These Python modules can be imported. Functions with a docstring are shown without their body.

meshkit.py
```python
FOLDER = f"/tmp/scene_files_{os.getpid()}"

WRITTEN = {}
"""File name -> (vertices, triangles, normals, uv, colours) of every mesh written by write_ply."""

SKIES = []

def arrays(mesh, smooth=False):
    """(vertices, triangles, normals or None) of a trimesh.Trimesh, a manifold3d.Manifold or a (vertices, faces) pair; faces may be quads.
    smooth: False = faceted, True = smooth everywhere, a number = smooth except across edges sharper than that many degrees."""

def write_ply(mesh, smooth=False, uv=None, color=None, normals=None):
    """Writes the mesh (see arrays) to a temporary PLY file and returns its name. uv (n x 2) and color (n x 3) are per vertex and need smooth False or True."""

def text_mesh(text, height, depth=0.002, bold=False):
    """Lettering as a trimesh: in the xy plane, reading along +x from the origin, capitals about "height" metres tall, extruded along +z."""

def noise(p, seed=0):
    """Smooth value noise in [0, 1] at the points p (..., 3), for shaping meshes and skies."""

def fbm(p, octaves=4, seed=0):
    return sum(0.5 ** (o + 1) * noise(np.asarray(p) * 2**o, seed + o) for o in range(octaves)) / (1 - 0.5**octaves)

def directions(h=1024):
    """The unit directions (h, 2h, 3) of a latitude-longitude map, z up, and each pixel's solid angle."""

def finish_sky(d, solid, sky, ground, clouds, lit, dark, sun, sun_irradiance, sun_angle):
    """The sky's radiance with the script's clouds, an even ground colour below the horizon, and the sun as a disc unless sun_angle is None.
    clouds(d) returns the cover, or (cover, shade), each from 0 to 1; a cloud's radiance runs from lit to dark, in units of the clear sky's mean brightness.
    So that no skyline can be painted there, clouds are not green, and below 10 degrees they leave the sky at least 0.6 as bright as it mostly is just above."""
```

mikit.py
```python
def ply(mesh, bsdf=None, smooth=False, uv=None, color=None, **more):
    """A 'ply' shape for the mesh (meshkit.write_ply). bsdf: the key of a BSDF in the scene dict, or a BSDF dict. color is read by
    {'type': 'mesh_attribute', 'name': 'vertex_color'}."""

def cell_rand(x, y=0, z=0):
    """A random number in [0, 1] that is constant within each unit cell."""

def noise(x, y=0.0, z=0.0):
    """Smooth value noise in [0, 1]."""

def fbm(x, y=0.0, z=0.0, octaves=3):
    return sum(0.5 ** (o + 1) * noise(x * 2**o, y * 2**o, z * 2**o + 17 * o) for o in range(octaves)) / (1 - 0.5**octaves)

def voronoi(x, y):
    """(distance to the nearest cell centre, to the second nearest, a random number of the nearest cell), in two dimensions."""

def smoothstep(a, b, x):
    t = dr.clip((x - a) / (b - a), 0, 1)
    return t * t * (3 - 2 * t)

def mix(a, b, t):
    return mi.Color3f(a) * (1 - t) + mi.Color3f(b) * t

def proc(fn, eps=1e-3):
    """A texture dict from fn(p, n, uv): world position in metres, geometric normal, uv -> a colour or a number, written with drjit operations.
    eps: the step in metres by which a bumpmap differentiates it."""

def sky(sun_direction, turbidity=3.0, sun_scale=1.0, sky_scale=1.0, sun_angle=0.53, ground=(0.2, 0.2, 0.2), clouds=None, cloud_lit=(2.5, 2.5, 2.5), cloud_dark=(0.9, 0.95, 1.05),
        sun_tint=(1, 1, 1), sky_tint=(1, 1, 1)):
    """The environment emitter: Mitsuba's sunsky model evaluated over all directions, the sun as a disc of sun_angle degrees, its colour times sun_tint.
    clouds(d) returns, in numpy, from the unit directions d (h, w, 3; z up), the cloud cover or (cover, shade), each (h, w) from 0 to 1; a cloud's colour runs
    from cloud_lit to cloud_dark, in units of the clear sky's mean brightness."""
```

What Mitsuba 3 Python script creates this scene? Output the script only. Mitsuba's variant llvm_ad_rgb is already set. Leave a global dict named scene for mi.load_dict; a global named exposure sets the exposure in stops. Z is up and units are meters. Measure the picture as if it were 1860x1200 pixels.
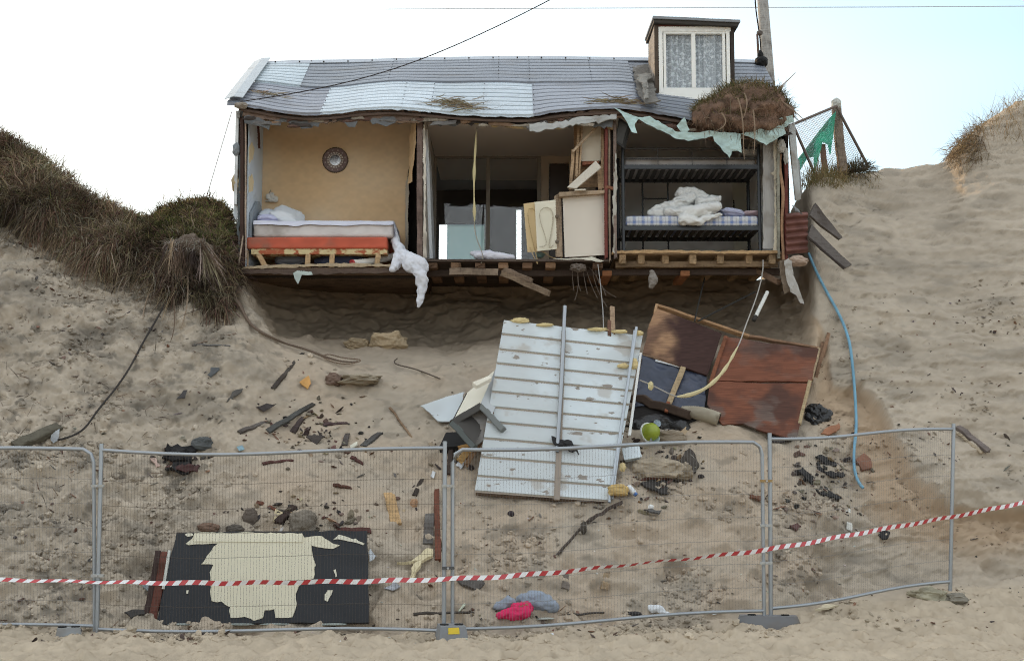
import math, random
import numpy as np, trimesh, mitsuba as mi, mikit, drjit as dr
import manifold3d
from meshkit import noise as mnoise, fbm as mfbm
from scipy.interpolate import PchipInterpolator, CubicSpline
from scipy.spatial import cKDTree
from shapely.geometry import Polygon

T = mi.ScalarTransform4f
scene, labels = {}, {}
# ---------------------------------------------------------------- camera, sky, exposure
FOC, EYE, PITCH = 2450.0, 1.6, math.atan(270 / 2450.0)      # focal length in pixels of the 1860 px photograph
CP, SP = math.cos(PITCH), math.sin(PITCH)
scene['camera'] = {'type': 'perspective', 'fov': 2 * math.degrees(math.atan(930 / FOC)), 'fov_axis': 'x', 'near_clip': 0.1, 'far_clip': 3000.0,
                   'to_world': T().look_at(origin=[0, 0, EYE], target=[0, CP, EYE + SP], up=[0, 0, 1])}

SUN = [-0.66, 0.70, 0.40]


def thin_cloud(d):
    c = mfbm(d * [2.0, 2.0, 5.0] + 3.1, 4, 5)
    glow = np.clip((d @ (np.array(SUN) / np.linalg.norm(SUN))), 0, 1)
    blue = np.exp(-(((np.degrees(np.arctan2(d[..., 0], d[..., 1])) - 24) / 24) ** 2) - ((np.degrees(np.arcsin(np.clip(d[..., 2], -1, 1))) - 14) / 26) ** 2)   # the cloud thins to blue at the right of the view
    return np.clip(0.70 + 0.7 * (c - 0.5) + 0.3 * glow ** 3 - 0.62 * blue, 0, 0.97), 0.15 * c


scene['sky'] = mikit.sky(SUN, turbidity=4.0, sun_scale=0.22, sky_scale=1.0, sun_angle=4.0, ground=(0.22, 0.18, 0.14), clouds=thin_cloud,
                         cloud_lit=(2.05, 2.08, 2.06), cloud_dark=(1.0, 1.02, 1.05), sun_tint=(1.0, 0.9, 0.76), sky_tint=(0.76, 0.86, 0.84))
exposure = 3.45

# ---------------------------------------------------------------- pixels of the photograph to places at a known distance
def P(px, py, Y):
    dx, dy = (px - 930) / FOC, (600 - py) / FOC
    a, b = CP - dy * SP, SP + dy * CP
    return np.array([dx * Y / a, Y, EYE + Y * b / a])


def PX(p):
    p = np.asarray(p, float)
    f = p[..., 1] * CP + (p[..., 2] - EYE) * SP
    u = -p[..., 1] * SP + (p[..., 2] - EYE) * CP
    return np.stack([930 + FOC * p[..., 0] / f, 600 - FOC * u / f], -1)


def on_plane(px, py, o, n):
    d = P(px, py, 10.0) - np.array([0, 0, EYE])
    e = np.array([0, 0, EYE])
    return e + d * (np.dot(np.asarray(o) - e, n) / np.dot(d, n))


# ---------------------------------------------------------------- bookkeeping
rng = np.random.default_rng(7)
random.seed(7)


def num(key):
    if key not in scene and key not in labels:
        return key
    i = 1
    while f'{key}_{i:03d}' in scene or f'{key}_{i:03d}' in labels:
        i += 1
    return f'{key}_{i:03d}'


def thing(name, label, cat, group=None):
    k = num(name)
    labels[k] = {'label': label, 'category': cat}
    if group:
        labels[k]['group'] = group
    return k


def lin(c):
    """a colour as seen on a swatch (0-255) to a reflectance"""
    c = np.asarray(c, float) / 255
    return np.where(c <= 0.04045, c / 12.92, ((c + 0.055) / 1.055) ** 2.4)


def arr(mesh):
    if hasattr(mesh, 'to_mesh'):
        m = mesh.to_mesh()
        return np.array(m.vert_properties[:, :3], float), np.array(m.tri_verts, int)
    if isinstance(mesh, (tuple, list)):
        v, f = np.asarray(mesh[0], float), np.asarray(mesh[1], int)
        if f.shape[1] == 4:
            f = np.vstack([f[:, [0, 1, 2]], f[:, [0, 2, 3]]])
        return v, f
    return np.array(mesh.vertices, float), np.array(mesh.faces, int)


def cat(ms):
    V, F, n = [], [], 0
    for m in ms:
        v, f = arr(m)
        V.append(v); F.append(f + n); n += len(v)
    return np.vstack(V), np.vstack(F)


def put(name, mesh, col=(0.5, 0.5, 0.5), mat='vc', parent=None, smooth=False, var=0.10, freq=7.0, stuff=False, label=None, uv=None):
    """one entry of the scene; its colour is its own paint or timber with a little uneven wear"""
    key = num(f'{parent}__{name}' if parent else name)
    v, f = arr(mesh)
    col = np.asarray(col, float)
    if col.ndim == 1:
        seed = len(scene) % 97
        g = 1 + var * 2.2 * (mfbm(v * freq + seed * 3.7, 3, seed) - 0.5)
        col = col[None] * g[:, None]
    scene[key] = mikit.ply((v, f), mat, smooth=bool(smooth), color=np.clip(col, 0.002, 0.95), uv=uv)
    if stuff:
        labels.setdefault(key, {})['kind'] = 'stuff'
    if label:
        labels.setdefault(key, {})['label'] = label
    return key


def struct(name, mesh, col, mat, smooth=True, var=0.1):
    k = put(name, mesh, col, mat, smooth=smooth, var=var)
    labels[k] = {'kind': 'structure'}
    return k


# ---------------------------------------------------------------- shapes
def unit(v):
    v = np.asarray(v, float)
    return v / (np.linalg.norm(v) + 1e-12)


def beam(p, q, w, t, up=(0, 0, 1), n=3, wob=0.004, ch=0.12, jag=0.0, seed=0, taper=1.0):
    """a timber from p to q: w wide across, t thick along up, edges chamfered"""
    p, q = np.asarray(p, float), np.asarray(q, float)
    d = unit(q - p)
    s = unit(np.cross(d, up)) if np.linalg.norm(np.cross(d, up)) > 1e-3 else unit(np.cross(d, (1, 0.1, 0)))
    u = np.cross(s, d)
    c = ch * min(w, t)
    prof = np.array([[w / 2, t / 2 - c], [w / 2 - c, t / 2], [-w / 2 + c, t / 2], [-w / 2, t / 2 - c], [-w / 2, -t / 2 + c], [-w / 2 + c, -t / 2], [w / 2 - c, -t / 2], [w / 2, -t / 2 + c]])
    r = np.random.default_rng(seed + 11)
    V, F = [], []
    for i in range(n + 1):
        k = i / n
        o = p + (q - p) * k + (r.normal(size=3) * wob if 0 < i < n else 0)
        pr = prof * (1 + (taper - 1) * k)
        jj = r.uniform(-jag, jag, 8)[:, None] * d if i in (0, n) else 0
        V.append(o + pr[:, :1] * s + pr[:, 1:] * u + jj)
    for i in range(n):
        for k in range(8):
            a, b = i * 8 + k, i * 8 + (k + 1) % 8
            F += [[a, b, b + 8], [a, b + 8, a + 8]]
    for k in range(1, 7):
        F += [[0, k + 1, k], [n * 8, n * 8 + k, n * 8 + k + 1]]
    return np.vstack(V), np.array(F)[:, ::-1]


def box(lo, hi, ch=0.0):
    lo, hi = np.minimum(lo, hi), np.maximum(lo, hi)
    m = trimesh.creation.box(extents=np.array(hi) - lo)
    m.apply_translation((np.array(hi) + lo) / 2)
    return arr(m)


def slab(c, thick, nu=1, nv=1, amp=0.0, freq=3.0, seed=0):
    """a board on the corners c (4 x 3, in order round), thick along minus its normal"""
    c = np.asarray(c, float)
    n = unit(np.cross(c[1] - c[0], c[3] - c[0]))
    u, v = np.meshgrid(np.linspace(0, 1, nu + 1), np.linspace(0, 1, nv + 1), indexing='ij')
    u, v = u[..., None], v[..., None]
    g = (c[0] * (1 - u) + c[1] * u) * (1 - v) + (c[3] * (1 - u) + c[2] * u) * v
    if amp:
        g = g + n * (amp * 2 * (mfbm(g * freq + seed, 3, seed)[..., None] - 0.5))
    return thicken(g, n * thick)


def thicken(g, off):
    """a grid of points (nu, nv, 3) and the same grid moved by -off, closed round the edge"""
    a, b = g.shape[:2]
    top, bot = g.reshape(-1, 3), (g - off).reshape(-1, 3)
    idx = np.arange(a * b).reshape(a, b)
    q = np.stack([idx[:-1, :-1], idx[1:, :-1], idx[1:, 1:], idx[:-1, 1:]], -1).reshape(-1, 4)
    N = a * b
    ring = np.concatenate([idx[:-1, 0], idx[-1, :-1], idx[:0:-1, -1], idx[0, :0:-1]])
    nx = np.roll(ring, -1)
    side = np.stack([nx, ring, ring + N, nx + N], -1)
    return arr((np.vstack([top, bot]), np.vstack([q, q[:, ::-1] + N, side])))


def spline(pts, n=30):
    pts = np.asarray(pts, float)
    if len(pts) < 3:
        return np.linspace(pts[0], pts[-1], n)
    s = np.r_[0, np.cumsum(np.linalg.norm(np.diff(pts, axis=0), axis=1))]
    return CubicSpline(s, pts)(np.linspace(0, s[-1], n))


def tube(pts, r, sides=6, n=None):
    p = spline(pts, n) if n else np.asarray(pts, float)
    r = np.broadcast_to(np.asarray(r, float), (len(p),)) if np.ndim(r) == 0 else np.interp(np.linspace(0, 1, len(p)), np.linspace(0, 1, len(r)), r)
    t = np.gradient(p, axis=0)
    t /= np.linalg.norm(t, axis=1, keepdims=True) + 1e-12
    a0 = np.array([0.31, 0.17, 1.0]) if abs(t[:, 2]).mean() < 0.8 else np.array([1.0, 0.21, 0.1])
    a = np.cross(t, a0); a /= np.linalg.norm(a, axis=1, keepdims=True) + 1e-12
    b = np.cross(t, a)
    ang = np.arange(sides) * 2 * np.pi / sides
    v = p[:, None] + r[:, None, None] * (np.cos(ang)[None, :, None] * a[:, None] + np.sin(ang)[None, :, None] * b[:, None])
    i, j = np.meshgrid(np.arange(len(p) - 1), np.arange(sides), indexing='ij')
    q = np.stack([i * sides + j, i * sides + (j + 1) % sides, (i + 1) * sides + (j + 1) % sides, (i + 1) * sides + j], -1).reshape(-1, 4)
    F = np.vstack([q[:, [0, 1, 2]], q[:, [0, 2, 3]]])
    e = (len(p) - 1) * sides
    caps = [[0, k + 1, k] for k in range(1, sides - 1)] + [[e, e + k, e + k + 1] for k in range(1, sides - 1)]
    return v.reshape(-1, 3), np.vstack([F, caps])


def lump(c, r, seed=0, amp=0.25, freq=1.6, sub=3, rot=0.0, ridge=0.0, tilt=0.0, sq=1.0):
    """a boulder, bag or heap: a ball pushed in and out by noise; ridge > 0 makes folds"""
    m = trimesh.creation.icosphere(subdivisions=sub)
    d = np.array(m.vertices)
    if sq != 1.0:
        d2 = np.sign(d) * np.abs(d) ** sq
    else:
        d2 = d
    s = 1 + amp * 2 * (mfbm(d * freq + seed * 5.3, 3, seed) - 0.5)
    if ridge:
        s = s + ridge * (1 - np.abs(mfbm(d * freq * 2.1 + seed * 2.9 + 40, 2, seed + 3) - 0.5) * 5)
    v = d2 * s[:, None] * np.asarray(r, float)
    R = trimesh.transformations.euler_matrix(tilt, 0, rot)[:3, :3]
    return v @ R.T + np.asarray(c, float), np.array(m.faces)


def rbox(lo, hi, r=0.03, n=10, amp=0.0, freq=5.0, seed=0):
    lo, hi = np.asarray(lo, float), np.asarray(hi, float)
    h, c = (hi - lo) / 2, (hi + lo) / 2
    V, F = [], []
    k = 0
    for ax in range(3):
        for s in (-1, 1):
            u, v = [i for i in range(3) if i != ax]
            nu, nv = [max(3, int(n * h[i] / h.max()) + 2) for i in (u, v)]
            def sp(m, hh):
                x = np.linspace(-1, 1, m + 1) * hh
                e = np.array([0, 0.35, 0.75]) * r
                return np.unique(np.r_[-hh + e, np.linspace(-hh + r, hh - r, m + 1), hh - e])
            U, W = np.meshgrid(sp(nu, h[u]), sp(nv, h[v]), indexing='ij')
            p = np.zeros(U.shape + (3,)); p[..., u], p[..., v], p[..., ax] = U, W, s * h[ax]
            inner = np.clip(p, -(h - r), h - r)
            d = p - inner
            p = inner + d / np.maximum(np.linalg.norm(d, axis=-1, keepdims=True), 1e-9) * r
            a, b = U.shape
            idx = np.arange(a * b).reshape(a, b) + k
            q = np.stack([idx[:-1, :-1], idx[1:, :-1], idx[1:, 1:], idx[:-1, 1:]], -1).reshape(-1, 4)
            if (s > 0) == (ax == 1):
                q = q[:, ::-1]
            V.append(p.reshape(-1, 3)); F.append(q); k += a * b
    m = trimesh.Trimesh(*arr((np.vstack(V), np.vstack(F))), process=True)
    v = np.array(m.vertices)
    if amp:
        v = v + unit_rows(v) * (amp * 2 * (mfbm(v * freq + seed, 3, seed) - 0.5))[:, None]
    return v + c, np.array(m.faces)


def unit_rows(v):
    return v / (np.linalg.norm(v, axis=1, keepdims=True) + 1e-9)


def flat(pts, thick=0.006, jag=0.0, seg=0.04, seed=0, edge=None, amp=0.0, freq=4.0):
    """a flat piece with a ragged outline: pts (n x 3) lie near one plane; amp crumples it"""
    pts = np.asarray(pts, float)
    o = pts.mean(0)
    _, _, W = np.linalg.svd(pts - o)
    e1, e2 = W[0], W[1]
    n = np.cross(e1, e2)
    p2 = np.stack([(pts - o) @ e1, (pts - o) @ e2], 1)
    if jag:
        r = np.random.default_rng(seed + 5)
        ring = []
        for a, b in zip(p2, np.roll(p2, -1, 0)):
            m = max(1, int(np.linalg.norm(b - a) / seg))
            for i in range(m):
                x = a + (b - a) * i / m
                ring.append(x + (r.normal(size=2) * jag if i else r.normal(size=2) * jag * 0.3))
        p2 = np.array(ring)
    poly = Polygon(p2)
    if not poly.is_valid:
        poly = poly.buffer(0)
        if poly.geom_type != 'Polygon':
            poly = max(poly.geoms, key=lambda g: g.area)
    m = trimesh.creation.extrude_polygon(poly, thick, engine='earcut')
    v, f = np.array(m.vertices), np.array(m.faces)
    if edge:
        v, f = trimesh.remesh.subdivide_to_size(v, f, edge, max_iter=12)
        m = trimesh.Trimesh(v, f, process=True); v, f = np.array(m.vertices), np.array(m.faces)
    w = o + v[:, :1] * e1 + v[:, 1:2] * e2 + (v[:, 2:] - thick / 2) * n
    if amp:
        flat2 = o + v[:, :1] * e1 + v[:, 1:2] * e2
        w = w + n * (amp * 2 * (mfbm(flat2 * freq + seed * 1.7, 3, seed)[:, None] - 0.5))
    return w, f


# ---------------------------------------------------------------- materials
VCOL = {'type': 'mesh_attribute', 'name': 'vertex_color'}


def two(b):
    return {'type': 'twosided', 'b': b}


def principled(rough=0.7, spec=0.3, metal=0.0, base=VCOL, **k):
    return {'type': 'principled', 'base_color': base, 'roughness': rough, 'specular': spec, 'metallic': metal, **k}


def rgb(*c):
    return {'type': 'rgb', 'value': list(c)}


def f_dirt(p, n, uv):
    a = mikit.fbm(p.x * 3.1 + 5, p.y * 3.1, p.z * 3.1, 4)
    return mikit.smoothstep(0.50, 0.74, a) * 0.55


def f_dirt_roof(p, n, uv):
    a = mikit.fbm(p.x * 2.1 + 5, p.y * 2.1, p.z * 9.1, 4)
    return mikit.smoothstep(0.55, 0.8, a) * 0.4


def f_grain(p, n, uv):
    a = mikit.noise(p.x * 9, p.y * 9, p.z * 60) * 0.6 + mikit.noise(p.x * 60, p.y * 40, p.z * 14) * 0.5
    b = mikit.fbm(p.x * 2.3 + 9, p.y * 2.3, p.z * 2.3, 3)
    return mikit.smoothstep(0.35, 1.0, a) * 0.45 + mikit.smoothstep(0.5, 0.75, b) * 0.35


def f_sandbump(p, n, uv):
    return 0.016 * mikit.fbm(p.x * 22, p.y * 22, p.z * 22, 3) + 0.005 * mikit.noise(p.x * 110, p.y * 110, p.z * 110)


def f_clothbump(p, n, uv):
    return 0.02 * mikit.fbm(p.x * 11, p.y * 11, p.z * 14, 3)


def f_rust(p, n, uv):
    a = mikit.fbm(p.x * 2.0, p.y * 2.0, p.z * 2.0 + 3, 5)
    return mikit.smoothstep(0.53, 0.66, a) * 0.8


scene['sand'] = {'type': 'bumpmap', 'arbitrary': mikit.proc(f_sandbump, eps=4e-3), 'scale': 1.0, 'b': two({'type': 'diffuse', 'reflectance': VCOL})}
def blob(chains, fold=0.02, freq=5.0, seed=0, res=0.035, ridge=True, sharp=0.0):
    """cloth heaps, duvets, clods: chains of (point, radius), hulled pair by pair into one skin, then folded by noise"""
    M = manifold3d.Manifold
    ball = lambda p, r: M.sphere(r, 14).translate(list(map(float, p)))
    tot = M()
    for ch in chains:
        bs = [ball(p, r) for p, r in ch]
        parts = [M.batch_hull([a, b]) for a, b in zip(bs, bs[1:])] if len(bs) > 1 else bs
        for q in parts:
            tot = tot + q
    v, f = arr(tot.refine_to_length(res))
    m = trimesh.Trimesh(v, f, process=True)
    trimesh.smoothing.filter_taubin(m, iterations=8)
    v, n = np.array(m.vertices), np.array(m.vertex_normals)
    a = mfbm(v * freq + seed * 3.1, 3, seed)
    b = mfbm(v * freq * 2.3 + seed * 1.3 + 9, 2, seed + 1)
    k = (0.5 - np.abs(a - 0.5) * 4) + 0.3 * (0.5 - np.abs(b - 0.5) * 4) if ridge else (a - 0.5) * 2
    return v + n * (fold * k)[:, None], np.array(m.faces)


scene['vc'] = two(principled(0.75, 0.25))
scene['vc_gloss'] = two(principled(0.35, 0.5))
scene['vc_metal'] = two(principled(0.42, 0.5, 0.75))
scene['vc_dirt'] = {'type': 'blendbsdf', 'weight': mikit.proc(f_dirt), 'a': two(principled(0.6, 0.3)), 'c': two(principled(0.9, 0.1, base=rgb(0.17, 0.135, 0.10)))}
scene['vc_wood'] = {'type': 'blendbsdf', 'weight': mikit.proc(f_grain), 'a': two(principled(0.8, 0.2)), 'c': two(principled(0.9, 0.1, base=rgb(0.035, 0.024, 0.018)))}
scene['vc_cloth'] = {'type': 'bumpmap', 'arbitrary': mikit.proc(f_clothbump, eps=5e-3), 'scale': 1.0, 'b': two({'type': 'diffuse', 'reflectance': VCOL})}
scene['leaf'] = {'type': 'principledthin', 'base_color': VCOL, 'roughness': 0.85, 'diff_trans': 0.7}
scene['glass'] = {'type': 'thindielectric', 'int_ior': 1.5}

# ---------------------------------------------------------------- the dune, its eroded face and the beach: one surface woven through control sections
# each section: x in the photograph of foot, lip, recess / turf foot, turf middle, top; with height in the photograph and distance
SEC = [
    # foot (px,py,Y)      lip                 r8                  r9                  top
    [(-700, 1148, 14.6), (-700, 430, 20.0), (-700, 380, 20.4), (-700, 300, 21.2), (-700, 225, 22.2)],
    [(-60, 1148, 14.6), (-60, 430, 19.9), (-60, 372, 20.2), (-60, 300, 20.8), (-60, 240, 21.7)],
    [(30, 1148, 14.6), (30, 432, 19.8), (30, 372, 20.1), (30, 305, 20.7), (30, 262, 21.6)],
    [(85, 1150, 14.6), (85, 445, 19.8), (85, 392, 20.0), (83, 338, 20.6), (80, 305, 21.4)],
    [(160, 1152, 14.6), (160, 492, 19.6), (160, 438, 19.9), (157, 393, 20.4), (155, 358, 21.3)],
    [(240, 1153, 14.6), (240, 530, 19.3), (240, 468, 19.7), (237, 425, 20.3), (235, 392, 21.3)],
    [(330, 1154, 14.6), (335, 560, 19.1), (332, 500, 19.5), (327, 425, 20.0), (322, 382, 20.9)],
    [(405, 1154, 14.6), (412, 545, 19.4), (410, 495, 19.7), (407, 432, 20.0), (402, 380, 20.9)],
    [(440, 1155, 14.6), (452, 575, 19.35), (448, 545, 19.8), (436, 505, 20.2), (432, 470, 20.8)],
    [(520, 1155, 14.6), (525, 640, 19.2), (522, 610, 20.7), (520, 540, 21.6), (520, 506, 21.9)],
    [(660, 1156, 14.6), (660, 668, 19.1), (660, 620, 21.3), (660, 545, 22.3), (660, 506, 22.6)],
    [(820, 1156, 14.6), (820, 668, 19.1), (820, 612, 21.5), (820, 545, 22.5), (820, 506, 22.8)],
    [(1000, 1150, 14.8), (1000, 645, 19.3), (1000, 605, 21.5), (1000, 545, 22.5), (1000, 506, 22.8)],
    [(1200, 1145, 15.0), (1200, 640, 19.5), (1200, 600, 21.5), (1200, 545, 22.5), (1200, 506, 22.8)],
    [(1375, 1125, 15.3), (1380, 660, 19.5), (1380, 600, 21.4), (1380, 545, 22.3), (1378, 506, 22.6)],
    [(1450, 1115, 15.6), (1450, 690, 19.2), (1448, 610, 20.6), (1446, 545, 21.2), (1440, 498, 21.6)],
    [(1490, 1105, 15.9), (1488, 640, 19.5), (1482, 560, 20.0), (1474, 440, 20.8), (1466, 340, 22.4)],
    [(1560, 1095, 16.2), (1560, 570, 20.2), (1556, 485, 21.0), (1550, 395, 22.2), (1546, 322, 24.0)],
    [(1640, 1085, 16.5), (1640, 550, 20.7), (1640, 460, 21.8), (1640, 375, 23.2), (1640, 309, 25.0)],
    [(1720, 1075, 16.8), (1720, 535, 21.0), (1720, 445, 22.0), (1720, 355, 23.4), (1718, 296, 24.8)],
    [(1752, 1072, 16.9), (1755, 530, 21.0), (1755, 435, 22.0), (1755, 335, 23.2), (1750, 262, 24.3)],
    [(1800, 1070, 17.0), (1800, 525, 21.0), (1800, 425, 22.0), (1800, 315, 23.2), (1798, 218, 24.3)],
    [(1880, 1070, 17.0), (1880, 515, 21.0), (1880, 415, 22.0), (1880, 295, 23.2), (1880, 180, 24.4)],
    [(2600, 1070, 17.0), (2600, 480, 21.5), (2600, 390, 22.5), (2600, 280, 23.6), (2600, 120, 25.0)],
]
rowsN = 14
net = np.zeros((len(SEC), rowsN, 3))
for i, s in enumerate(SEC):
    foot, lip, r8, r9, top = [P(*q) for q in s]
    w = 1.0 + (abs(s[0][0] - 930) > 1200) * 1.6
    for x in (foot, lip, r8, r9, top):
        x[0] *= w
    net[i, 0] = [foot[0] * 1.0, 3.0, 0.0]
    net[i, 1] = [foot[0], 10.5, 0.0]
    net[i, 2] = [foot[0], 13.2, 0.0]
    net[i, 3] = foot
    for k, fr in enumerate((0.27, 0.52, 0.77)):
        net[i, 4 + k] = foot + (lip - foot) * fr
        net[i, 4 + k, 2] -= 0.28 * math.sin(math.pi * fr) * (1 if i < 16 else 0.55)
    net[i, 7], net[i, 8], net[i, 9], net[i, 10] = lip, r8, r9, top
    house = 8 <= i <= 15
    net[i, 11] = top + [0, 2.6, 0.05 if house else -0.35]
    net[i, 12] = [top[0] * 1.15, 33, 4.4 if house else 4.6]
    net[i, 13] = [top[0] * 2.2, 90, 3.0]
scol = np.array([s[1][0] for s in SEC], float)
qs = np.r_[np.linspace(-700, -60, 24)[:-1], np.arange(-60, 1881, 2.6), np.linspace(1885, 2600, 24)]
qt = np.r_[np.linspace(0, 1, 10)[:-1], np.linspace(1, 2, 60)[:-1], np.linspace(2, 3, 56)[:-1], np.linspace(3, 7, 270)[:-1], np.linspace(7, 10, 160)[:-1], np.linspace(10, 11, 30)[:-1], np.linspace(11, 13, 12)]
g = PchipInterpolator(scol, net, axis=0)(qs)
g = PchipInterpolator(np.arange(rowsN), g, axis=1)(qt)
S, TT = np.meshgrid(qs, qt, indexing='ij')


def grid_normals(g):
    a, b = np.gradient(g, axis=0), np.gradient(g, axis=1)
    n = np.cross(a, b)
    return n / (np.linalg.norm(n, axis=-1, keepdims=True) + 1e-12)


def sstep(a, b, x):
    t = np.clip((x - a) / (b - a), 0, 1)
    return t * t * (3 - 2 * t)


nrm = grid_normals(g)
beach = 1 - sstep(2.9, 3.25, TT)
slope = sstep(2.95, 3.3, TT) * (1 - sstep(7.0, 7.4, TT))
left = 1 - sstep(330, 520, S - 40 * (TT - 5))          # rough, trampled and rooty sand
right = sstep(1440, 1560, S)
mid = np.clip(1 - left - right, 0, 1)
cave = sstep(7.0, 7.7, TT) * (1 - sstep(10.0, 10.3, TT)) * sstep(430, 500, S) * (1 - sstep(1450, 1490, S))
turf = sstep(6.95, 7.5, TT + 1.7 * (mfbm(g * 1.7, 3, 3) - 0.5) + 0.5 * (mfbm(g * 5, 2, 5) - 0.5)) * (1 - sstep(425, 455, S))
far = 1 - sstep(10.5, 11.5, TT)
d = np.zeros(S.shape)
d += (mfbm(g * 0.7, 3, 1) - 0.5) * 0.45 * slope
d += slope * left * ((mfbm(g * 2.6, 4, 2) - 0.5) * 0.34 + (np.abs(mfbm(g * 6.0, 3, 4) - 0.5) - 0.12) * -0.26)
d += slope * np.clip(left + 0.25, 0, 1) * ((mfbm(g * 13, 3, 15) - 0.5) * 0.085 + (np.abs(mfbm(g * 24, 2, 16) - 0.5)) * -0.05)
d += slope * mid * ((mfbm(g * 2.2, 4, 2) - 0.5) * 0.20 + (mfbm(g * [5, 5, 7], 3, 4) - 0.5) * 0.10)
led = mfbm(g * [0.9, 0.9, 5.5] + [0, 0, 1.7 * 0], 3, 8)
rightall = right * sstep(2.95, 3.3, TT) * far
d += rightall * ((mfbm(g * 1.3, 4, 5) - 0.5) * 0.22 + (led - 0.5) * 0.18 * sstep(0.35, 0.6, mfbm(g * 0.9, 2, 9)) + (sstep(0.45, 0.55, mfbm(g * [1.6, 1.6, 9], 3, 10)) - 0.5) * 0.035 + (mfbm(g * [8, 8, 14], 3, 6) - 0.5) * 0.035 - 0.028 * sstep(0.66, 0.76, mfbm(g * [4, 4, 8], 3, 11)))
low = slope * (1 - sstep(4.2, 5.4, TT))
pits = sstep(0.60, 0.78, mnoise(g * [3.1, 3.1, 3.1], 12))
d -= low * pits * 0.12
d += low * (mfbm(g * 15, 3, 17) - 0.5) * 0.05
d += low * (mfbm(g * 4.5, 4, 14) - 0.5) * 0.16
fp = mnoise(g * [4.2, 3.0, 1.0], 21)
d += beach * ((mfbm(g * [3.2, 3.2, 1], 4, 22) - 0.5) * 0.20 + (mfbm(g * [9, 7, 1], 3, 23) - 0.5) * 0.10 + (mfbm(g * [22, 18, 1], 2, 24) - 0.5) * 0.03 - sstep(0.62, 0.85, fp) * 0.05)
d += cave * ((mfbm(g * [0.9, 0.9, 9.0], 3, 31) - 0.5) * 0.10 + (np.abs(mfbm(g * [2.5, 2.5, 4], 3, 34) - 0.5) - 0.1) * -0.22 + (mfbm(g * 1.1, 3, 32) - 0.5) * 0.55 + (mfbm(g * 8, 3, 33) - 0.5) * 0.09)
d += turf * far * ((mfbm(g * 1.4, 3, 41) - 0.45) * 0.42 + (mfbm(g * 5, 3, 42) - 0.5) * 0.14)
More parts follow.
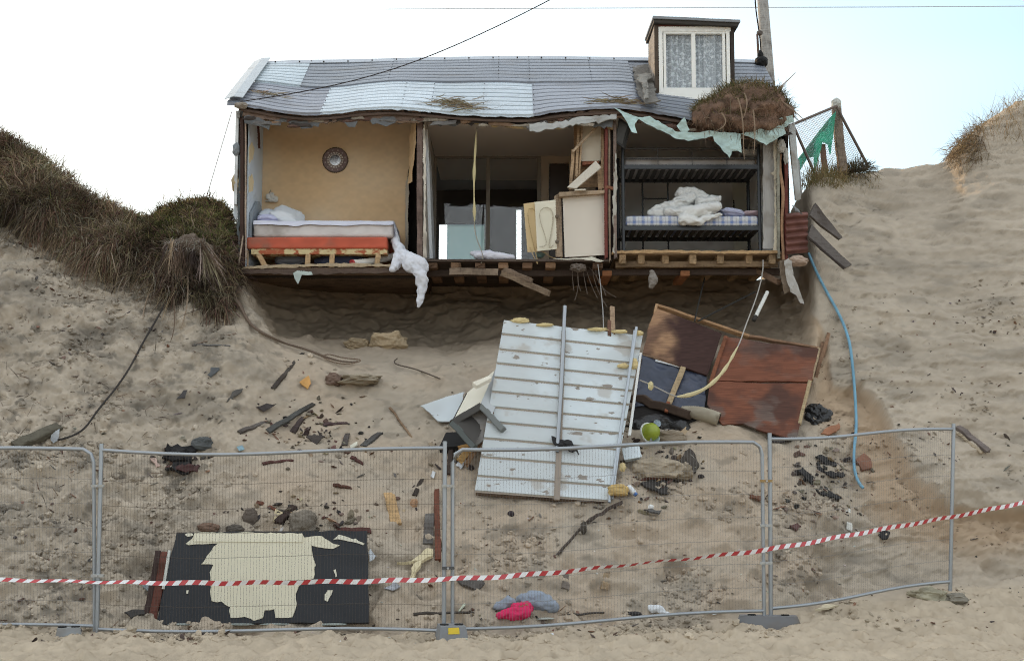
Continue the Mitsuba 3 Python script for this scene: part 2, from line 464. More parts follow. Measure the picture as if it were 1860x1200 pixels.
# the fresh slip scar on the right: sand below a curved line has gone, leaving a low scarp
SC = np.array([P(1466, 545, 19.9), P(1500, 610, 19.5), P(1516, 690, 19.0), P(1570, 690, 18.9), P(1618, 765, 18.3), P(1648, 850, 17.7), P(1700, 905, 17.3), P(1790, 925, 17.2), P(1990, 915, 17.2)])
ring = Polygon(np.vstack([PX(SC), [[1990, 1000], [1500, 1150], [1250, 1000], [1250, 560]]]))
import shapely
pix = PX(g)
vis = (TT > 2.6) & (TT < 9.5) & (S > 1150)
pp = shapely.points(pix[vis])
sd = np.where(shapely.contains(ring, pp), 1, -1) * shapely.distance(shapely.LineString(PX(SC)), pp)
scar = np.zeros(S.shape)
wig = 22 * (mfbm(g * 2.2, 3, 55) - 0.5)[vis]
scar[vis] = sstep(-3, 8, sd + wig)
scarp = np.zeros(S.shape)
scarp[vis] = np.exp(-(np.maximum(sd + wig - 30, 0) / 45) ** 2) * sstep(-4, 4, sd + wig)
fade = (1 - sstep(7.4, 8.2, TT)) * sstep(3.0, 3.7, TT)
d -= 0.26 * scar * fade * np.where(vis, 1, 0) * sstep(1452, 1600, S)
g = g + nrm * d[..., None]
nrm = grid_normals(g)
COLG = None
# the colours of the sand itself: dry, fresh and damp, mixed with dark humus
n1, n2, n3 = mfbm(g * 1.2, 4, 61)[..., None], mfbm(g * [3.5, 3.5, 5], 4, 62)[..., None], mfbm(g * 11, 3, 63)[..., None]
dry, warm, grey, soil = np.array([0.405, 0.345, 0.272]), np.array([0.42, 0.325, 0.235]), np.array([0.20, 0.175, 0.143]), np.array([0.055, 0.042, 0.03])
c = dry * (0.82 + 0.36 * n1)
c = c + (grey - c) * (sstep(0.48, 0.72, n2) * 0.6 * (left * slope)[..., None])
c = c + (warm * 0.95 - c) * (0.55 * (mid * slope)[..., None] * sstep(0.35, 0.65, n1))
c = c + (grey - c) * (sstep(0.52, 0.75, n2) * 0.55 * ((mid + right * scar) * low)[..., None])
c = c + (grey * 0.8 - c) * (sstep(0.60, 0.72, mfbm(g * 5.5, 4, 64)[..., None]) * 0.8 * (slope * (left + 0.5 * mid))[..., None])
c = c + (grey - c) * (sstep(0.56, 0.72, mfbm(g * [1.6, 1.6, 3.2], 4, 66)[..., None]) * 0.4 * rightall[..., None])
c = c + (np.array([0.40, 0.295, 0.20]) - c) * (0.9 * np.clip(scarp, 0, 1) * sstep(1440, 1500, S))[..., None]
c = c + (np.array([0.45, 0.375, 0.28]) * (0.85 + 0.3 * n2) - c) * (0.9 * beach[..., None])
c = c + (grey * 0.75 - c) * (sstep(0.44, 0.66, mfbm(g * [2.2, 2.2, 2.8], 4, 67)[..., None]) * 0.6 * (left * sstep(4.6, 6.4, TT) * slope)[..., None])
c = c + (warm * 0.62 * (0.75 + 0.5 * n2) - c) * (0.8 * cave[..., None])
c = c + (soil * 1.3 - c) * (np.clip(turf * 1.15, 0, 1) * far)[..., None]
band = sstep(9.2, 9.9, TT) * (1 - sstep(11, 12, TT)) * (S < 1745) * (S > 1440)
c = c * (0.86 + 0.28 * n3)
idx = np.arange(g.shape[0] * g.shape[1]).reshape(g.shape[:2])
quad = np.stack([idx[:-1, :-1], idx[1:, :-1], idx[1:, 1:], idx[:-1, 1:]], -1).reshape(-1, 4)
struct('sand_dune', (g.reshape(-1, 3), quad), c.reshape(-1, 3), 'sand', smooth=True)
GV, GN = g.reshape(-1, 3), nrm.reshape(-1, 3)
GC = c.reshape(-1, 3)
GS, GT = S.ravel(), TT.ravel()
keep = (GV[:, 1] > 10) & (GV[:, 1] < 27) & (np.abs(GV[:, 0]) < 12)
GV, GN, GC, GS, GT, GTURF = GV[keep], GN[keep], GC[keep], GS[keep], GT[keep], (turf * far).ravel()[keep]
GP = PX(GV)
tree2 = cKDTree(GP)
back = ((GV - [0, 0, EYE]) * GN).sum(1)
GN = np.where(back[:, None] > 0, -GN, GN)


def G(px, py):
    """the place on the sand seen at a pixel, and the slope's normal there"""
    r = 6
    while not (ids := tree2.query_ball_point([px, py], r)):
        r *= 1.6
    ids = np.array(ids)
    y = GV[ids, 1]
    ids = ids[y < y.min() + 0.25]
    w = 1 / (1 + np.linalg.norm(GP[ids] - [px, py], axis=1))
    n = unit((GN[ids] * w[:, None]).sum(0))
    Y = (GV[ids, 1] * w).sum() / w.sum()
    return P(px, py, Y), n


# the open beach behind and beside the camera, and the sea
bx, by = np.meshgrid(np.linspace(-300, 300, 40), np.linspace(-60, 3.4, 14), indexing='ij')
struct('beach', arr((np.stack([bx, by, 0 * bx - 0.02 - 0.02 * np.clip(-by - 20, 0, None)], -1).reshape(-1, 3), np.stack([(q := np.arange(40 * 14).reshape(40, 14))[:-1, :-1], q[1:, :-1], q[1:, 1:], q[:-1, 1:]], -1).reshape(-1, 4))), (0.42, 0.32, 0.215), 'sand')
struct('sea', box([-900, -900, -1.4], [900, -30, -0.35]), (0.06, 0.09, 0.09), 'vc_gloss')
struct('ground', box([-900, 30, -2.2], [900, 900, 2.2]), (0.12, 0.11, 0.06), 'vc')

# ---------------------------------------------------------------- materials of the chalet and its wreckage
def f_yellow(p, n, uv):
    a = mikit.fbm(p.x * 0.9 + 2, p.y, p.z * 0.9, 3)
    b = mikit.fbm(p.x * 14, p.y * 14, p.z * 14, 3)
    return mikit.mix((0.66, 0.46, 0.265), (0.76, 0.60, 0.41), mikit.smoothstep(0.3, 0.7, a)) * (0.92 + 0.16 * b)


def f_lace(p, n, uv):
    u, v = p.x * 17, p.z * 17
    a, b, c = mikit.voronoi(u + 0.8 * mikit.noise(u * 0.6, v * 0.6), v)
    leaf = mikit.smoothstep(0.13, 0.05, b - a) * 0.7 + mikit.smoothstep(0.42, 0.3, a) * mikit.smoothstep(0.45, 0.6, c)
    thread = 0.5 + 0.5 * dr.sin(p.x * 150)
    return mikit.mix((0.24, 0.27, 0.29), (0.66, 0.70, 0.72), dr.clip(0.12 + 0.75 * leaf + 0.10 * thread, 0, 1))


def f_plaid(p, n, uv):
    u, v = p.x / 0.135, (p.z + p.y) / 0.11
    s1 = mikit.smoothstep(0.60, 0.64, u - dr.floor(u)) * mikit.smoothstep(0.98, 0.94, u - dr.floor(u))
    s2 = mikit.smoothstep(0.60, 0.64, v - dr.floor(v)) * mikit.smoothstep(0.98, 0.94, v - dr.floor(v))
    s3 = mikit.smoothstep(0.24, 0.26, u - dr.floor(u)) * mikit.smoothstep(0.34, 0.32, u - dr.floor(u))
    c = mikit.mix((0.66, 0.66, 0.64), (0.16, 0.22, 0.42), dr.clip(0.5 * s1 + 0.4 * s2 + 0.12, 0, 1))
    return c * (1 - 0.25 * s3)


def f_ply(p, n, uv):
    a = mikit.fbm(p.x * 1.9 + 4, p.y * 1.9, p.z * 1.9, 5)
    b = mikit.fbm(p.x * 2.6, p.y * 2.6 + 9, p.z * 3.2, 5)
    g = mikit.noise(p.x * 9, p.y * 9, p.z * 70)
    c = mikit.mix((0.165, 0.062, 0.036), (0.080, 0.038, 0.028), mikit.smoothstep(0.40, 0.58, a))
    low = mikit.smoothstep(3.0, 2.3, p.z + 0.3 * b)
    c = mikit.mix(c, (0.14, 0.115, 0.10), mikit.smoothstep(0.47, 0.58, b) * (0.2 + 0.75 * low))
    return c * (0.75 + 0.5 * g)


def f_plypale(p, n, uv):
    a = mikit.fbm(p.x * 2.2 + 1, p.y * 2.2, p.z * 2.2, 5)
    g = mikit.noise(p.x * 14, p.y * 14, p.z * 50)
    edge = mikit.smoothstep(2.22, 2.42, p.x + 0.5 * (a - 0.5))
    c = mikit.mix((0.30, 0.175, 0.10), (0.15, 0.085, 0.055), mikit.smoothstep(0.42, 0.6, a))
    return mikit.mix(c, (0.05, 0.026, 0.022), edge) * (0.75 + 0.5 * g)


def f_shabby(p, n, uv):
    a = mikit.fbm(p.x * 3.3, p.y * 3.3, p.z * 3.3 + 7, 5)
    b = mikit.fbm(p.x * 1.2 + 3, p.y, p.z * 1.0, 3)
    c = mikit.mix((0.56, 0.61, 0.63), (0.48, 0.51, 0.515), mikit.smoothstep(0.4, 0.6, b))
    c = mikit.mix(c, (0.34, 0.29, 0.23), mikit.smoothstep(0.60, 0.72, a) * 0.5)
    d = mikit.fbm(p.x * 7, p.y * 7, p.z * 11 + 1, 4)
    return mikit.mix(c, (0.20, 0.16, 0.125), mikit.smoothstep(0.69, 0.73, d) * 0.85)


def f_wallgrey(p, n, uv):
    a = mikit.fbm(p.x * 1.2, p.y * 1.2, p.z * 1.2, 4)
    b = mikit.fbm(p.x * 6, p.y * 6, p.z * 2.5, 4)
    return mikit.mix((0.66, 0.645, 0.60), (0.52, 0.49, 0.45), mikit.smoothstep(0.4, 0.65, a)) * (0.86 + 0.28 * b)


def f_blotch(p, n, uv):
    a = mikit.fbm(p.x * 13, p.y * 13, p.z * 13 + 3, 4)
    return mikit.mix((0.34, 0.10, 0.05), (0.55, 0.45, 0.25), mikit.smoothstep(0.42, 0.55, a))


def pm(fn, rough=0.8, spec=0.2):
    return two(principled(rough, spec, base=mikit.proc(fn)))


for nm, fn, ro in (('yellow_wall', f_yellow, 0.9), ('lace', f_lace, 0.9), ('plaid', f_plaid, 0.9), ('red_ply', f_ply, 0.75), ('pale_ply', f_plypale, 0.8), ('shabby_white', f_shabby, 0.55), ('grey_wall', f_wallgrey, 0.9), ('blotch', f_blotch, 0.9)):
    scene[nm] = pm(fn, ro)
scene['vc_roof'] = {'type': 'blendbsdf', 'weight': mikit.proc(f_dirt_roof), 'a': two(principled(0.38, 0.5)), 'c': two(principled(0.7, 0.3, base=rgb(0.22, 0.21, 0.20)))}
scene['blind'] = {'type': 'principledthin', 'base_color': rgb(0.20, 0.36, 0.45), 'roughness': 0.9, 'diff_trans': 1.0}
scene['mirror'] = two({'type': 'roughconductor', 'material': 'Al', 'alpha': 0.05})
BROWN, DARKW, PALEW, GREYW = (0.20, 0.115, 0.07), (0.055, 0.038, 0.028), (0.42, 0.30, 0.18), (0.26, 0.24, 0.215)
FELT, TEAL, CREAM, WHITE = (0.10, 0.10, 0.10), (0.46, 0.60, 0.58), (0.62, 0.56, 0.42), (0.68, 0.68, 0.66)


def PP(pts, Y):
    return np.array([P(a, b, Y if np.isscalar(Y) else Y[i]) for i, (a, b) in enumerate(pts)])


def zat(py, Y=20.0):
    return P(930, py, Y)[2]


def xat(px, py=350, Y=20.0):
    return P(px, py, Y)[0]


# ---------------------------------------------------------------- the chalet
C = thing('beach_chalet', 'white wooden beach chalet with its front torn off, hanging over the eroded dune edge', 'house')
XL, XR = xat(437), xat(1428)
Y0, YB = 20.0, 25.0
ex = np.array([436, 470, 500, 550, 600, 650, 700, 750, 800, 850, 900, 966, 1000, 1050, 1090, 1120, 1170, 1230, 1300, 1380, 1440.])
ey = np.array([189, 195, 201, 205, 202, 197, 196, 199, 202, 204, 207, 210, 204, 198, 194, 192, 199, 211, 222, 226, 220.])
rx = np.array([436, 470, 540, 660, 750, 960, 1150, 1335, 1400, 1440])
ry = np.array([118, 117, 114, 112, 109.5, 106.5, 109, 112, 115, 118.])
EZ = PchipInterpolator([P(a, b, 19.72)[0] for a, b in zip(ex, ey)], [P(a, b, 19.72)[2] for a, b in zip(ex, ey)])
RZ = PchipInterpolator([P(a, b, 21.9)[0] * 1.0 for a, b in zip(rx, ry)], [P(a, b, 21.9)[2] for a, b in zip(rx, ry)])


def roof_at(x, v):
    """the roof's slope facing the sea: x in metres, v from eave (0) to ridge (1)"""
    e = np.stack([x, np.full_like(x, 19.72), EZ(x)], -1)
    r = np.stack([x, np.full_like(x, 21.9), RZ(np.clip(x, -4.35, 4.5))], -1)
    p = e * (1 - v[..., None]) + r * v[..., None]
    p[..., 2] += np.sin(np.pi * v) * (0.028 * np.sin(x * 1.25 + 2.2) + 0.012 * np.sin(x * 3.3 + 2)) + 0.05 * (1 - v) * np.sin(x * 3.0) * 0.3
    return p


def sheet(px0, px1, v0, v1, bands, lift, col, name='sheet', edge=0.0):
    xs = np.linspace(xat(px0, 150, 20.8), xat(px1, 150, 20.8), max(8, int((px1 - px0) / 9)))
    fr, hh = [], []
    for b in range(bands):
        for f, h in ((0.0, 0.0), (0.15, 0.0), (0.17, 0.019), (0.55, 0.021), (0.97, 0.019)):
            fr.append((b + f) / bands); hh.append(h)
    fr.append(1.0); hh.append(0.0)
    vs = v0 + (v1 - v0) * np.array(fr)
    X, V = np.meshgrid(xs, vs, indexing='ij')
    p = roof_at(X, V)
    p[..., 2] += np.array(hh)[None] * 1.3 + lift
    p[..., 1] -= np.array(hh)[None] * 0.8
    if edge:
        r = np.random.default_rng(int(px0))
        p[:, 0, 2] += r.normal(size=len(xs)) * edge
    return put(name, thicken(p, np.array([0, -0.004, 0.008])), col, 'vc_roof', R, var=0.14, freq=2.2)


R = f'{C}__roof'
labels[R] = {}
LI, DK, MD = (0.46, 0.52, 0.565), (0.175, 0.196, 0.228), (0.235, 0.255, 0.295)
sheet(462, 546, 0.49, 0.985, 8, 0.012, (0.40, 0.465, 0.505))
for a, b, l, cc in ((544, 702, 0.006, DK), (700, 962, 0.009, (0.185, 0.205, 0.238)), (958, 1150, 0.013, (0.195, 0.215, 0.248))):
    sheet(a, b, 0.49, 0.985, 8, l, cc)
for a, b, l, cc in ((440, 604, -0.030, (0.225, 0.242, 0.283)), (600, 790, -0.024, LI), (787, 968, -0.028, (0.42, 0.475, 0.515)), (966, 1152, -0.020, MD), (1150, 1262, -0.026, (0.165, 0.182, 0.215))):
    sheet(a, b, 0.0, 0.515, 8, l, cc, edge=0.006)
sheet(1325, 1408, 0.30, 0.985, 11, 0.004, (0.18, 0.20, 0.235))
sheet(1150, 1200, 0.5, 0.985, 8, -0.01, (0.14, 0.155, 0.185))
xs = np.linspace(xat(462, 150, 20.8), xat(1405, 150, 20.8), 60)
rp = roof_at(xs, np.full_like(xs, 1.0))
put('ridge_cap', thicken(np.stack([rp + [0, -0.16, -0.055], rp + [0, -0.03, 0.035], rp + [0, 0.05, 0.03], rp + [0, 0.2, -0.08]], 1), np.array([0, 0, 0.01])), (0.34, 0.37, 0.41), 'vc_roof', R)
vs = np.linspace(0, 1, 12)
ba = [roof_at(np.full_like(vs, xat(x, 150, 20.8)), vs) + [0, -0.03, 0.10] for x in (436, 452, 468)]
ba[0][:, 2] -= 0.06
put('barge_flashing', thicken(np.stack(ba, 1), np.array([0, 0, 0.012])), (0.36, 0.39, 0.41), 'vc_roof', R, label='pale metal flashing on the left verge of the roof')
# bolts along the laps
bm = []
for px in (548, 705, 905, 962, 1075):
    for v in np.linspace(0.53, 0.96, 7):
        bm.append(lump(roof_at(np.array([xat(px, 150, 20.8)]), np.array([v]))[0] + [0, -0.03, 0.05], (0.008,) * 3, sub=1))
for px in (602, 740, 790, 880, 968):
    for v in np.linspace(0.06, 0.46, 6):
        bm.append(lump(roof_at(np.array([xat(px, 150, 20.8)]), np.array([v]))[0] + [0, -0.03, 0.01], (0.008,) * 3, sub=1))
for px in range(480, 1150, 46):
    bm.append(lump(roof_at(np.array([xat(px, 150, 20.8)]), np.array([0.94]))[0] + [0, -0.03, 0.055], (0.014,) * 3, sub=1))
put('bolt_heads', cat(bm), (0.05, 0.045, 0.04), 'vc', R, stuff=True)
# boards under the sheets and the slope behind
xs = np.linspace(XL, XR, 60)
u0, u1 = roof_at(xs, np.zeros(60)), roof_at(xs, np.ones(60))
put('roof_boarding', thicken(np.stack([u0 * (1 - k) + u1 * k + [0, 0.02, -0.075] for k in (0.0, 0.3, 0.65, 1.0)], 1), np.array([0, 0, 0.03])), (0.09, 0.06, 0.045), 'vc_wood', R)
put('rear_slope', thicken(np.stack([u1 + [0, 0, 0.0], u1 + [0, 3.4, -1.75]], 1), np.array([0, 0, 0.03])), MD, 'vc_roof', R)
# the torn eave: fascia, battens and rags of felt
def strip(pts_top, dpx, Y, thick, col, mat='vc_wood', name='fascia_board', jag=0.013, seed=0, parent=C, lab=None, amp=0.02):
    low = [(a, b + (dpx if np.isscalar(dpx) else dpx[i])) for i, (a, b) in enumerate(pts_top)]
    return put(name, flat(PP(pts_top + low[::-1], Y), thick, jag, 0.05, seed, edge=0.25, amp=amp, freq=2), col, mat, parent, var=0.3, label=lab)


strip([(440, 199), (500, 207), (560, 210), (620, 205), (700, 201), (765, 204)], [13, 14, 15, 15, 16, 17], 19.82, 0.05, (0.21, 0.15, 0.12), seed=1)
strip([(765, 204), (850, 210), (960, 215)], [15, 15, 12], 19.84, 0.04, (0.05, 0.045, 0.045), seed=2)
strip([(962, 216), (1000, 211), (1060, 203), (1118, 199)], [10, 9, 10, 9], 19.80, 0.05, (0.15, 0.105, 0.08), seed=3)
strip([(962, 226), (1010, 221), (1070, 212), (1120, 207)], [13, 12, 12, 10], 19.78, 0.05, (0.42, 0.43, 0.42), 'vc_dirt', 'fascia_trim', seed=4)
strip([(1118, 199), (1180, 206), (1240, 224), (1300, 236), (1370, 236), (1430, 224)], [14, 16, 20, 20, 18, 14], 19.84, 0.05, (0.17, 0.10, 0.07), seed=5)
put('eave_shade_slab', slab(PP([(436, 212), (1432, 212), (1432, 196), (436, 196)], 20.15), 0.05), (0.03, 0.025, 0.022), 'vc', C)  # near-black slab standing in for the shaded void inside the eave
for k, pts in enumerate(([(443, 212), (470, 214), (490, 220), (488, 236), (474, 230), (458, 226), (444, 224)], [(495, 213), (560, 216), (582, 220), (578, 231), (548, 234), (540, 224), (500, 222)], [(625, 222), (650, 220), (645, 232), (632, 231)], [(672, 217), (715, 212), (722, 222), (702, 230), (676, 227)],
                         [(715, 216), (745, 207), (765, 212), (740, 220), (722, 226)], [(788, 213), (835, 214), (832, 226), (800, 230), (790, 224)], [(838, 214), (880, 218), (960, 222), (958, 232), (890, 226), (845, 224)], [(1000, 228), (1060, 219), (1112, 214), (1112, 232), (1050, 228), (1002, 234)])):
    put('felt_rag', flat(PP(pts, 19.80 if k < 4 else 19.86), 0.012, 0.013, 0.06, 20 + k, edge=0.08, amp=0.03, freq=5), (0.125, 0.13, 0.135) if k != 6 else (0.3, 0.31, 0.3), 'vc', C, var=0.35)
for k, (a, b, w) in enumerate(((870, 222, 26), (945, 230, 34), (1015, 232, 16), (898, 228, 8))):
    put('insulation_tuft', lump(P(a, b, 19.9), (w * 0.006, 0.05, 0.03), k, 0.5, 3, 2), (0.55, 0.44, 0.24), 'vc', C)
for k, pts in enumerate(([(1113, 194), (1138, 203), (1162, 213), (1156, 222), (1152, 228), (1157, 243), (1148, 240), (1140, 224), (1128, 208)], [(1155, 214), (1180, 211), (1202, 224), (1232, 240), (1262, 241), (1292, 237), (1294, 247), (1250, 256), (1228, 252), (1200, 237), (1175, 226)], [(1229, 229), (1243, 213), (1252, 236), (1241, 242)],
                         [(1290, 239), (1346, 242), (1347, 278), (1338, 275), (1329, 276), (1325, 287), (1312, 272), (1298, 256)], [(1346, 243), (1420, 214), (1428, 243), (1392, 264), (1368, 252)], [(1412, 215), (1440, 209), (1443, 221), (1424, 233)])):
    put('torn_membrane', flat(PP(pts, [19.7 - 0.05 * math.sin(i * 1.3) for i in range(len(pts))]), 0.005, 0.006, 0.05, 40 + k, edge=0.05, amp=0.05, freq=6), TEAL, 'vc_cloth', C, var=0.2)

# rotten ends, plaster lumps and splinters along the eave
q_ = np.random.default_rng(61)
for i in range(46):
    px = 446 + (1425 - 446) * (i + q_.random()) / 46
    x_ = xat(px, 210, 19.8)
    z_ = float(EZ(x_)) - q_.uniform(0.10, 0.20)
    c_ = [(0.30, 0.26, 0.21), (0.12, 0.07, 0.055), (0.055, 0.045, 0.04), (0.17, 0.165, 0.16), (0.22, 0.14, 0.09)][int(q_.integers(0, 5))]
    if i % 2:
        put('eave_splinter', beam(np.array([x_ - q_.uniform(0.06, 0.22), 19.79, z_ + q_.normal() * 0.02]), np.array([x_ + q_.uniform(0.06, 0.2), 19.77, z_ + q_.normal() * 0.025]), q_.uniform(0.02, 0.06), 0.02, (0, 1, 0), 4, 0.008, jag=0.04, seed=i), c_, 'vc_wood', C, var=0.4)
    else:
        put('plaster_lump', lump(np.array([x_, 19.8, z_]), (q_.uniform(0.04, 0.13), 0.035, q_.uniform(0.02, 0.05)), i, 0.5, 2.6, 2), c_, 'vc', C, var=0.4)

# the walls, seen on their broken edges
zf1, zf2, zf3, zc = zat(486), zat(471), zat(458), zat(205)
W = f'{C}__left_wall'
put('cladding', box([XL - 0.09, 19.95, zat(372)], [XL - 0.045, YB, zat(203)]), (0.62, 0.64, 0.64), 'vc_dirt', W, label='white outer cladding board seen edge-on')
put('cladding', box([XL - 0.085, 20.3, zat(480)], [XL - 0.05, YB, zat(372) - 0.02]), (0.25, 0.24, 0.22), 'vc_dirt', W)
put('stud', beam(P(440, 215, 19.97), P(441, 482, 19.97), 0.05, 0.09, (0, 1, 0), 8, 0.006, jag=0.02), (0.06, 0.035, 0.028), 'vc_wood', W)
put('stud', beam(P(433.5, 222, 20.04), P(435, 420, 20.04), 0.03, 0.06, (0, 1, 0), 8, 0.006), (0.18, 0.13, 0.10), 'vc_wood', W)
put('batten', beam(P(446, 222, 19.95), P(447, 470, 19.95), 0.022, 0.03, (0, 1, 0), 8, 0.005, jag=0.03), (0.40, 0.31, 0.24), 'vc_wood', W)
put('split_batten', beam(P(441, 432, 19.9), P(434, 478, 19.85), 0.02, 0.02, (0, 1, 0), 3, 0.004, jag=0.05), (0.42, 0.33, 0.25), 'vc_wood', W)
put('rail', beam(P(433, 351, 20.0), P(446, 349, 19.97), 0.03, 0.04, (0, 1, 0)), (0.35, 0.22, 0.14), 'vc_wood', W)
xi = xat(450)
put('inner_lining', box([xi - 0.012, 20.0, zf1], [xi, 21.16, zat(180)]), (0.50, 0.56, 0.62), 'vc', W, var=0.12)
for k, pts in enumerate(([(452, 268), (458, 258), (462, 270), (459, 290), (452, 296)], [(452, 322), (458, 316), (461, 330), (459, 346), (452, 350)])):
    o = np.array([xi + 0.004, 20, 5.5])
    put('bare_plaster', flat(np.array([on_plane(a, b, o, [1, 0, 0]) for a, b in pts]), 0.004, 0.01, 0.06, 70 + k), (0.60, 0.50, 0.32), 'vc', W)
put('hanging_lath', beam(P(469, 232, 20.5), P(471, 268, 20.5), 0.035, 0.02, (0, 1, 0), jag=0.03), (0.10, 0.04, 0.03), 'vc_wood', W)
put('felt_rag', lump(P(429, 271, 19.95), (0.055, 0.05, 0.09), 3, 0.4, 2, 3), (0.20, 0.22, 0.235), 'vc', W)
put('felt_rag', flat(PP([(434, 282), (441, 280), (440, 350), (434, 430), (430, 425)], 19.98), 0.02, 0.01, 0.06, 71), (0.09, 0.10, 0.10), 'vc', W)
put('foam_lump', lump(P(428, 332, 20.0), (0.06, 0.05, 0.13), 5, 0.4, 2, 3), (0.34, 0.27, 0.16), 'vc', W)
put('cladding_shard', flat(PP([(425, 372), (431, 365), (433, 392), (429, 400), (424, 390)], 20.1), 0.02, 0.006, 0.06, 72), (0.55, 0.60, 0.62), 'vc', W)
put('corner_wrap', lump(P(438, 192, 19.7), (0.10, 0.08, 0.05), 8, 0.4, 2, 3), (0.28, 0.24, 0.20), 'vc', C)
# back wall of the bedroom, its right edge torn
by_ = 21.15
put('bedroom_back_wall', flat(PP([(470, 500), (470, 150), (752, 150), (752, 225), (749, 250), (744, 300), (739, 330), (738, 380), (739, 430), (736, 470), (736, 500)], by_), 0.015, 0.006, 0.12, 5), mat='yellow_wall', parent=C, label='mustard yellow bedroom back wall')
put('wall_lining', flat(PP([(737, 330), (743, 320), (741, 400), (741, 470), (735, 470)], 21.05), 0.008, 0.006, 0.08, 6), (0.42, 0.36, 0.28), 'vc', C)
W = f'{C}__left_partition'
xp = xat(763)
put('stud', beam(P(762.5, 218, 20.0), P(763, 478, 20.0), 0.085, 0.10, (0, 1, 0), 10, 0.004, jag=0.02), (0.17, 0.12, 0.10), 'vc_wood', W, var=0.6)
put('board', box([xp - 0.02, 20.06, zf1], [xp + 0.03, 22.9, zc]), (0.10, 0.07, 0.055), 'vc_wood', W)
put('cavity_shade_sheet', flat(PP([(744, 225), (758, 222), (758, 486), (742, 486), (740, 380)], 21.5), 0.02), (0.02, 0.017, 0.015), 'vc', W)  # shade of the open wall gap, painted as a near-black sheet
put('lining_edge', flat(PP([(768, 226), (772, 228), (774, 300), (773, 380), (775, 468), (768, 470), (770, 360)], 19.98), 0.02, 0.006, 0.05, 8), (0.55, 0.50, 0.42), 'vc_dirt', W)
put('torn_wallpaper', flat(PP([(744, 224), (757, 220), (757, 260), (750, 300), (745, 330), (741, 335), (746, 290), (747, 250)], [20.6, 20.1, 20.1, 20.3, 20.5, 20.9, 20.8, 20.7]), 0.005, 0.004, 0.05, 9, edge=0.06, amp=0.03), (0.56, 0.40, 0.23), 'vc', W)
put('lining', box([xp + 0.045, 20.05, zf2], [xp + 0.055, 22.8, zc]), (0.36, 0.33, 0.29), 'vc', W)
put('white_trim', beam(P(774, 236, 20.3), P(783, 469, 20.5), 0.05, 0.02, (0, 1, 0)), (0.62, 0.64, 0.66), 'vc', W)
put('white_trim', beam(P(778, 232, 21.2), P(788, 469, 21.6), 0.04, 0.02, (0, 1, 0)), (0.42, 0.43, 0.44), 'vc', W)

# living room: ceiling, glazed sliding doors, the dark room beyond with its windows
ym = 22.8
xm0, xm1 = xp + 0.06, xat(1103)
put('ceiling', box([xm0, 20.1, zc], [xm1, YB, zc + 0.03]), (0.60, 0.53, 0.47), 'vc', C)
D = f'{C}__sliding_doors'
dh = P(930, 288, ym)[2]
def vbar(px, w, z0, z1, Y=ym, t=0.06, col=(0.33, 0.29, 0.24), name='stile', par=D):
    x = P(px, 380, Y)[0]
    return put(name, box([x - w / 2, Y - t / 2, z0], [x + w / 2, Y + t / 2, z1]), col, 'vc', par)
zb = zf2 + 0.03
for px in (789, 886.5, 979):
    vbar(px, 0.065, zb, dh)
put('head', box([P(785, 380, ym)[0], ym - 0.032, dh], [P(983, 380, ym)[0], ym + 0.032, dh + 0.05]), (0.30, 0.26, 0.22), 'vc', D)
put('sill', box([P(785, 380, ym)[0], ym - 0.036, zf2], [P(983, 380, ym)[0], ym + 0.036, zb]), (0.35, 0.34, 0.32), 'vc', D)
for a, b, y in ((791, 884, ym + 0.012), (889, 976, ym - 0.012)):
    v = np.array([[P(a, 380, y)[0], y, zb], [P(b, 380, y)[0], y, zb], [P(b, 380, y)[0], y, dh], [P(a, 380, y)[0], y, dh]])
    put('pane', (v, np.array([[0, 1, 2], [0, 2, 3]])), mat='glass', parent=D)
put('wall_above_doors', box([xm0, ym - 0.03, dh + 0.05], [xm1, ym + 0.03, zc]), (0.55, 0.46, 0.39), 'vc', C)
x1_ = P(983, 380, ym)[0]
put('room_wall', box([x1_, ym - 0.03, zf2], [P(997, 380, ym)[0], ym + 0.03, dh + 0.05]), (0.55, 0.44, 0.33), 'vc', C)
put('room_wall', box([P(1034, 380, ym)[0], ym - 0.03, zf2], [xm1, ym + 0.03, dh + 0.05]), (0.55, 0.44, 0.33), 'vc', C)
put('room_wall', box([P(997, 380, ym)[0], ym - 0.03, P(930, 297, ym)[2]], [P(1034, 380, ym)[0], ym + 0.03, dh + 0.05]), (0.55, 0.44, 0.33), 'vc', C)
put('inner_door', box([P(998, 380, ym)[0], ym + 0.0, zf2], [P(1033, 380, ym)[0], ym + 0.05, P(930, 298, ym)[2]]), (0.07, 0.05, 0.04), 'vc_gloss', C, label='dark brown inner door')
# rear wall with the openings that let the sky in
yr = 24.9
def rw(a, b, z0, z1):
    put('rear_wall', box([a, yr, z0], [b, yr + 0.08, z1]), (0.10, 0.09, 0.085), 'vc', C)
X = lambda px: P(px, 430, yr)[0]
zt_, zt2, z00 = P(930, 407, yr)[2], P(930, 380, yr)[2], zf1 - 0.3
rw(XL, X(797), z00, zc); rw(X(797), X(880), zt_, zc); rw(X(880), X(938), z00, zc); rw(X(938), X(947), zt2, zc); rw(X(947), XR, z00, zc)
put('window_blind', box([X(812), yr + 0.02, z00], [X(884), yr + 0.022, zt_ + 0.02]), mat='blind', parent=C, label='pale blue blind across the rear window')
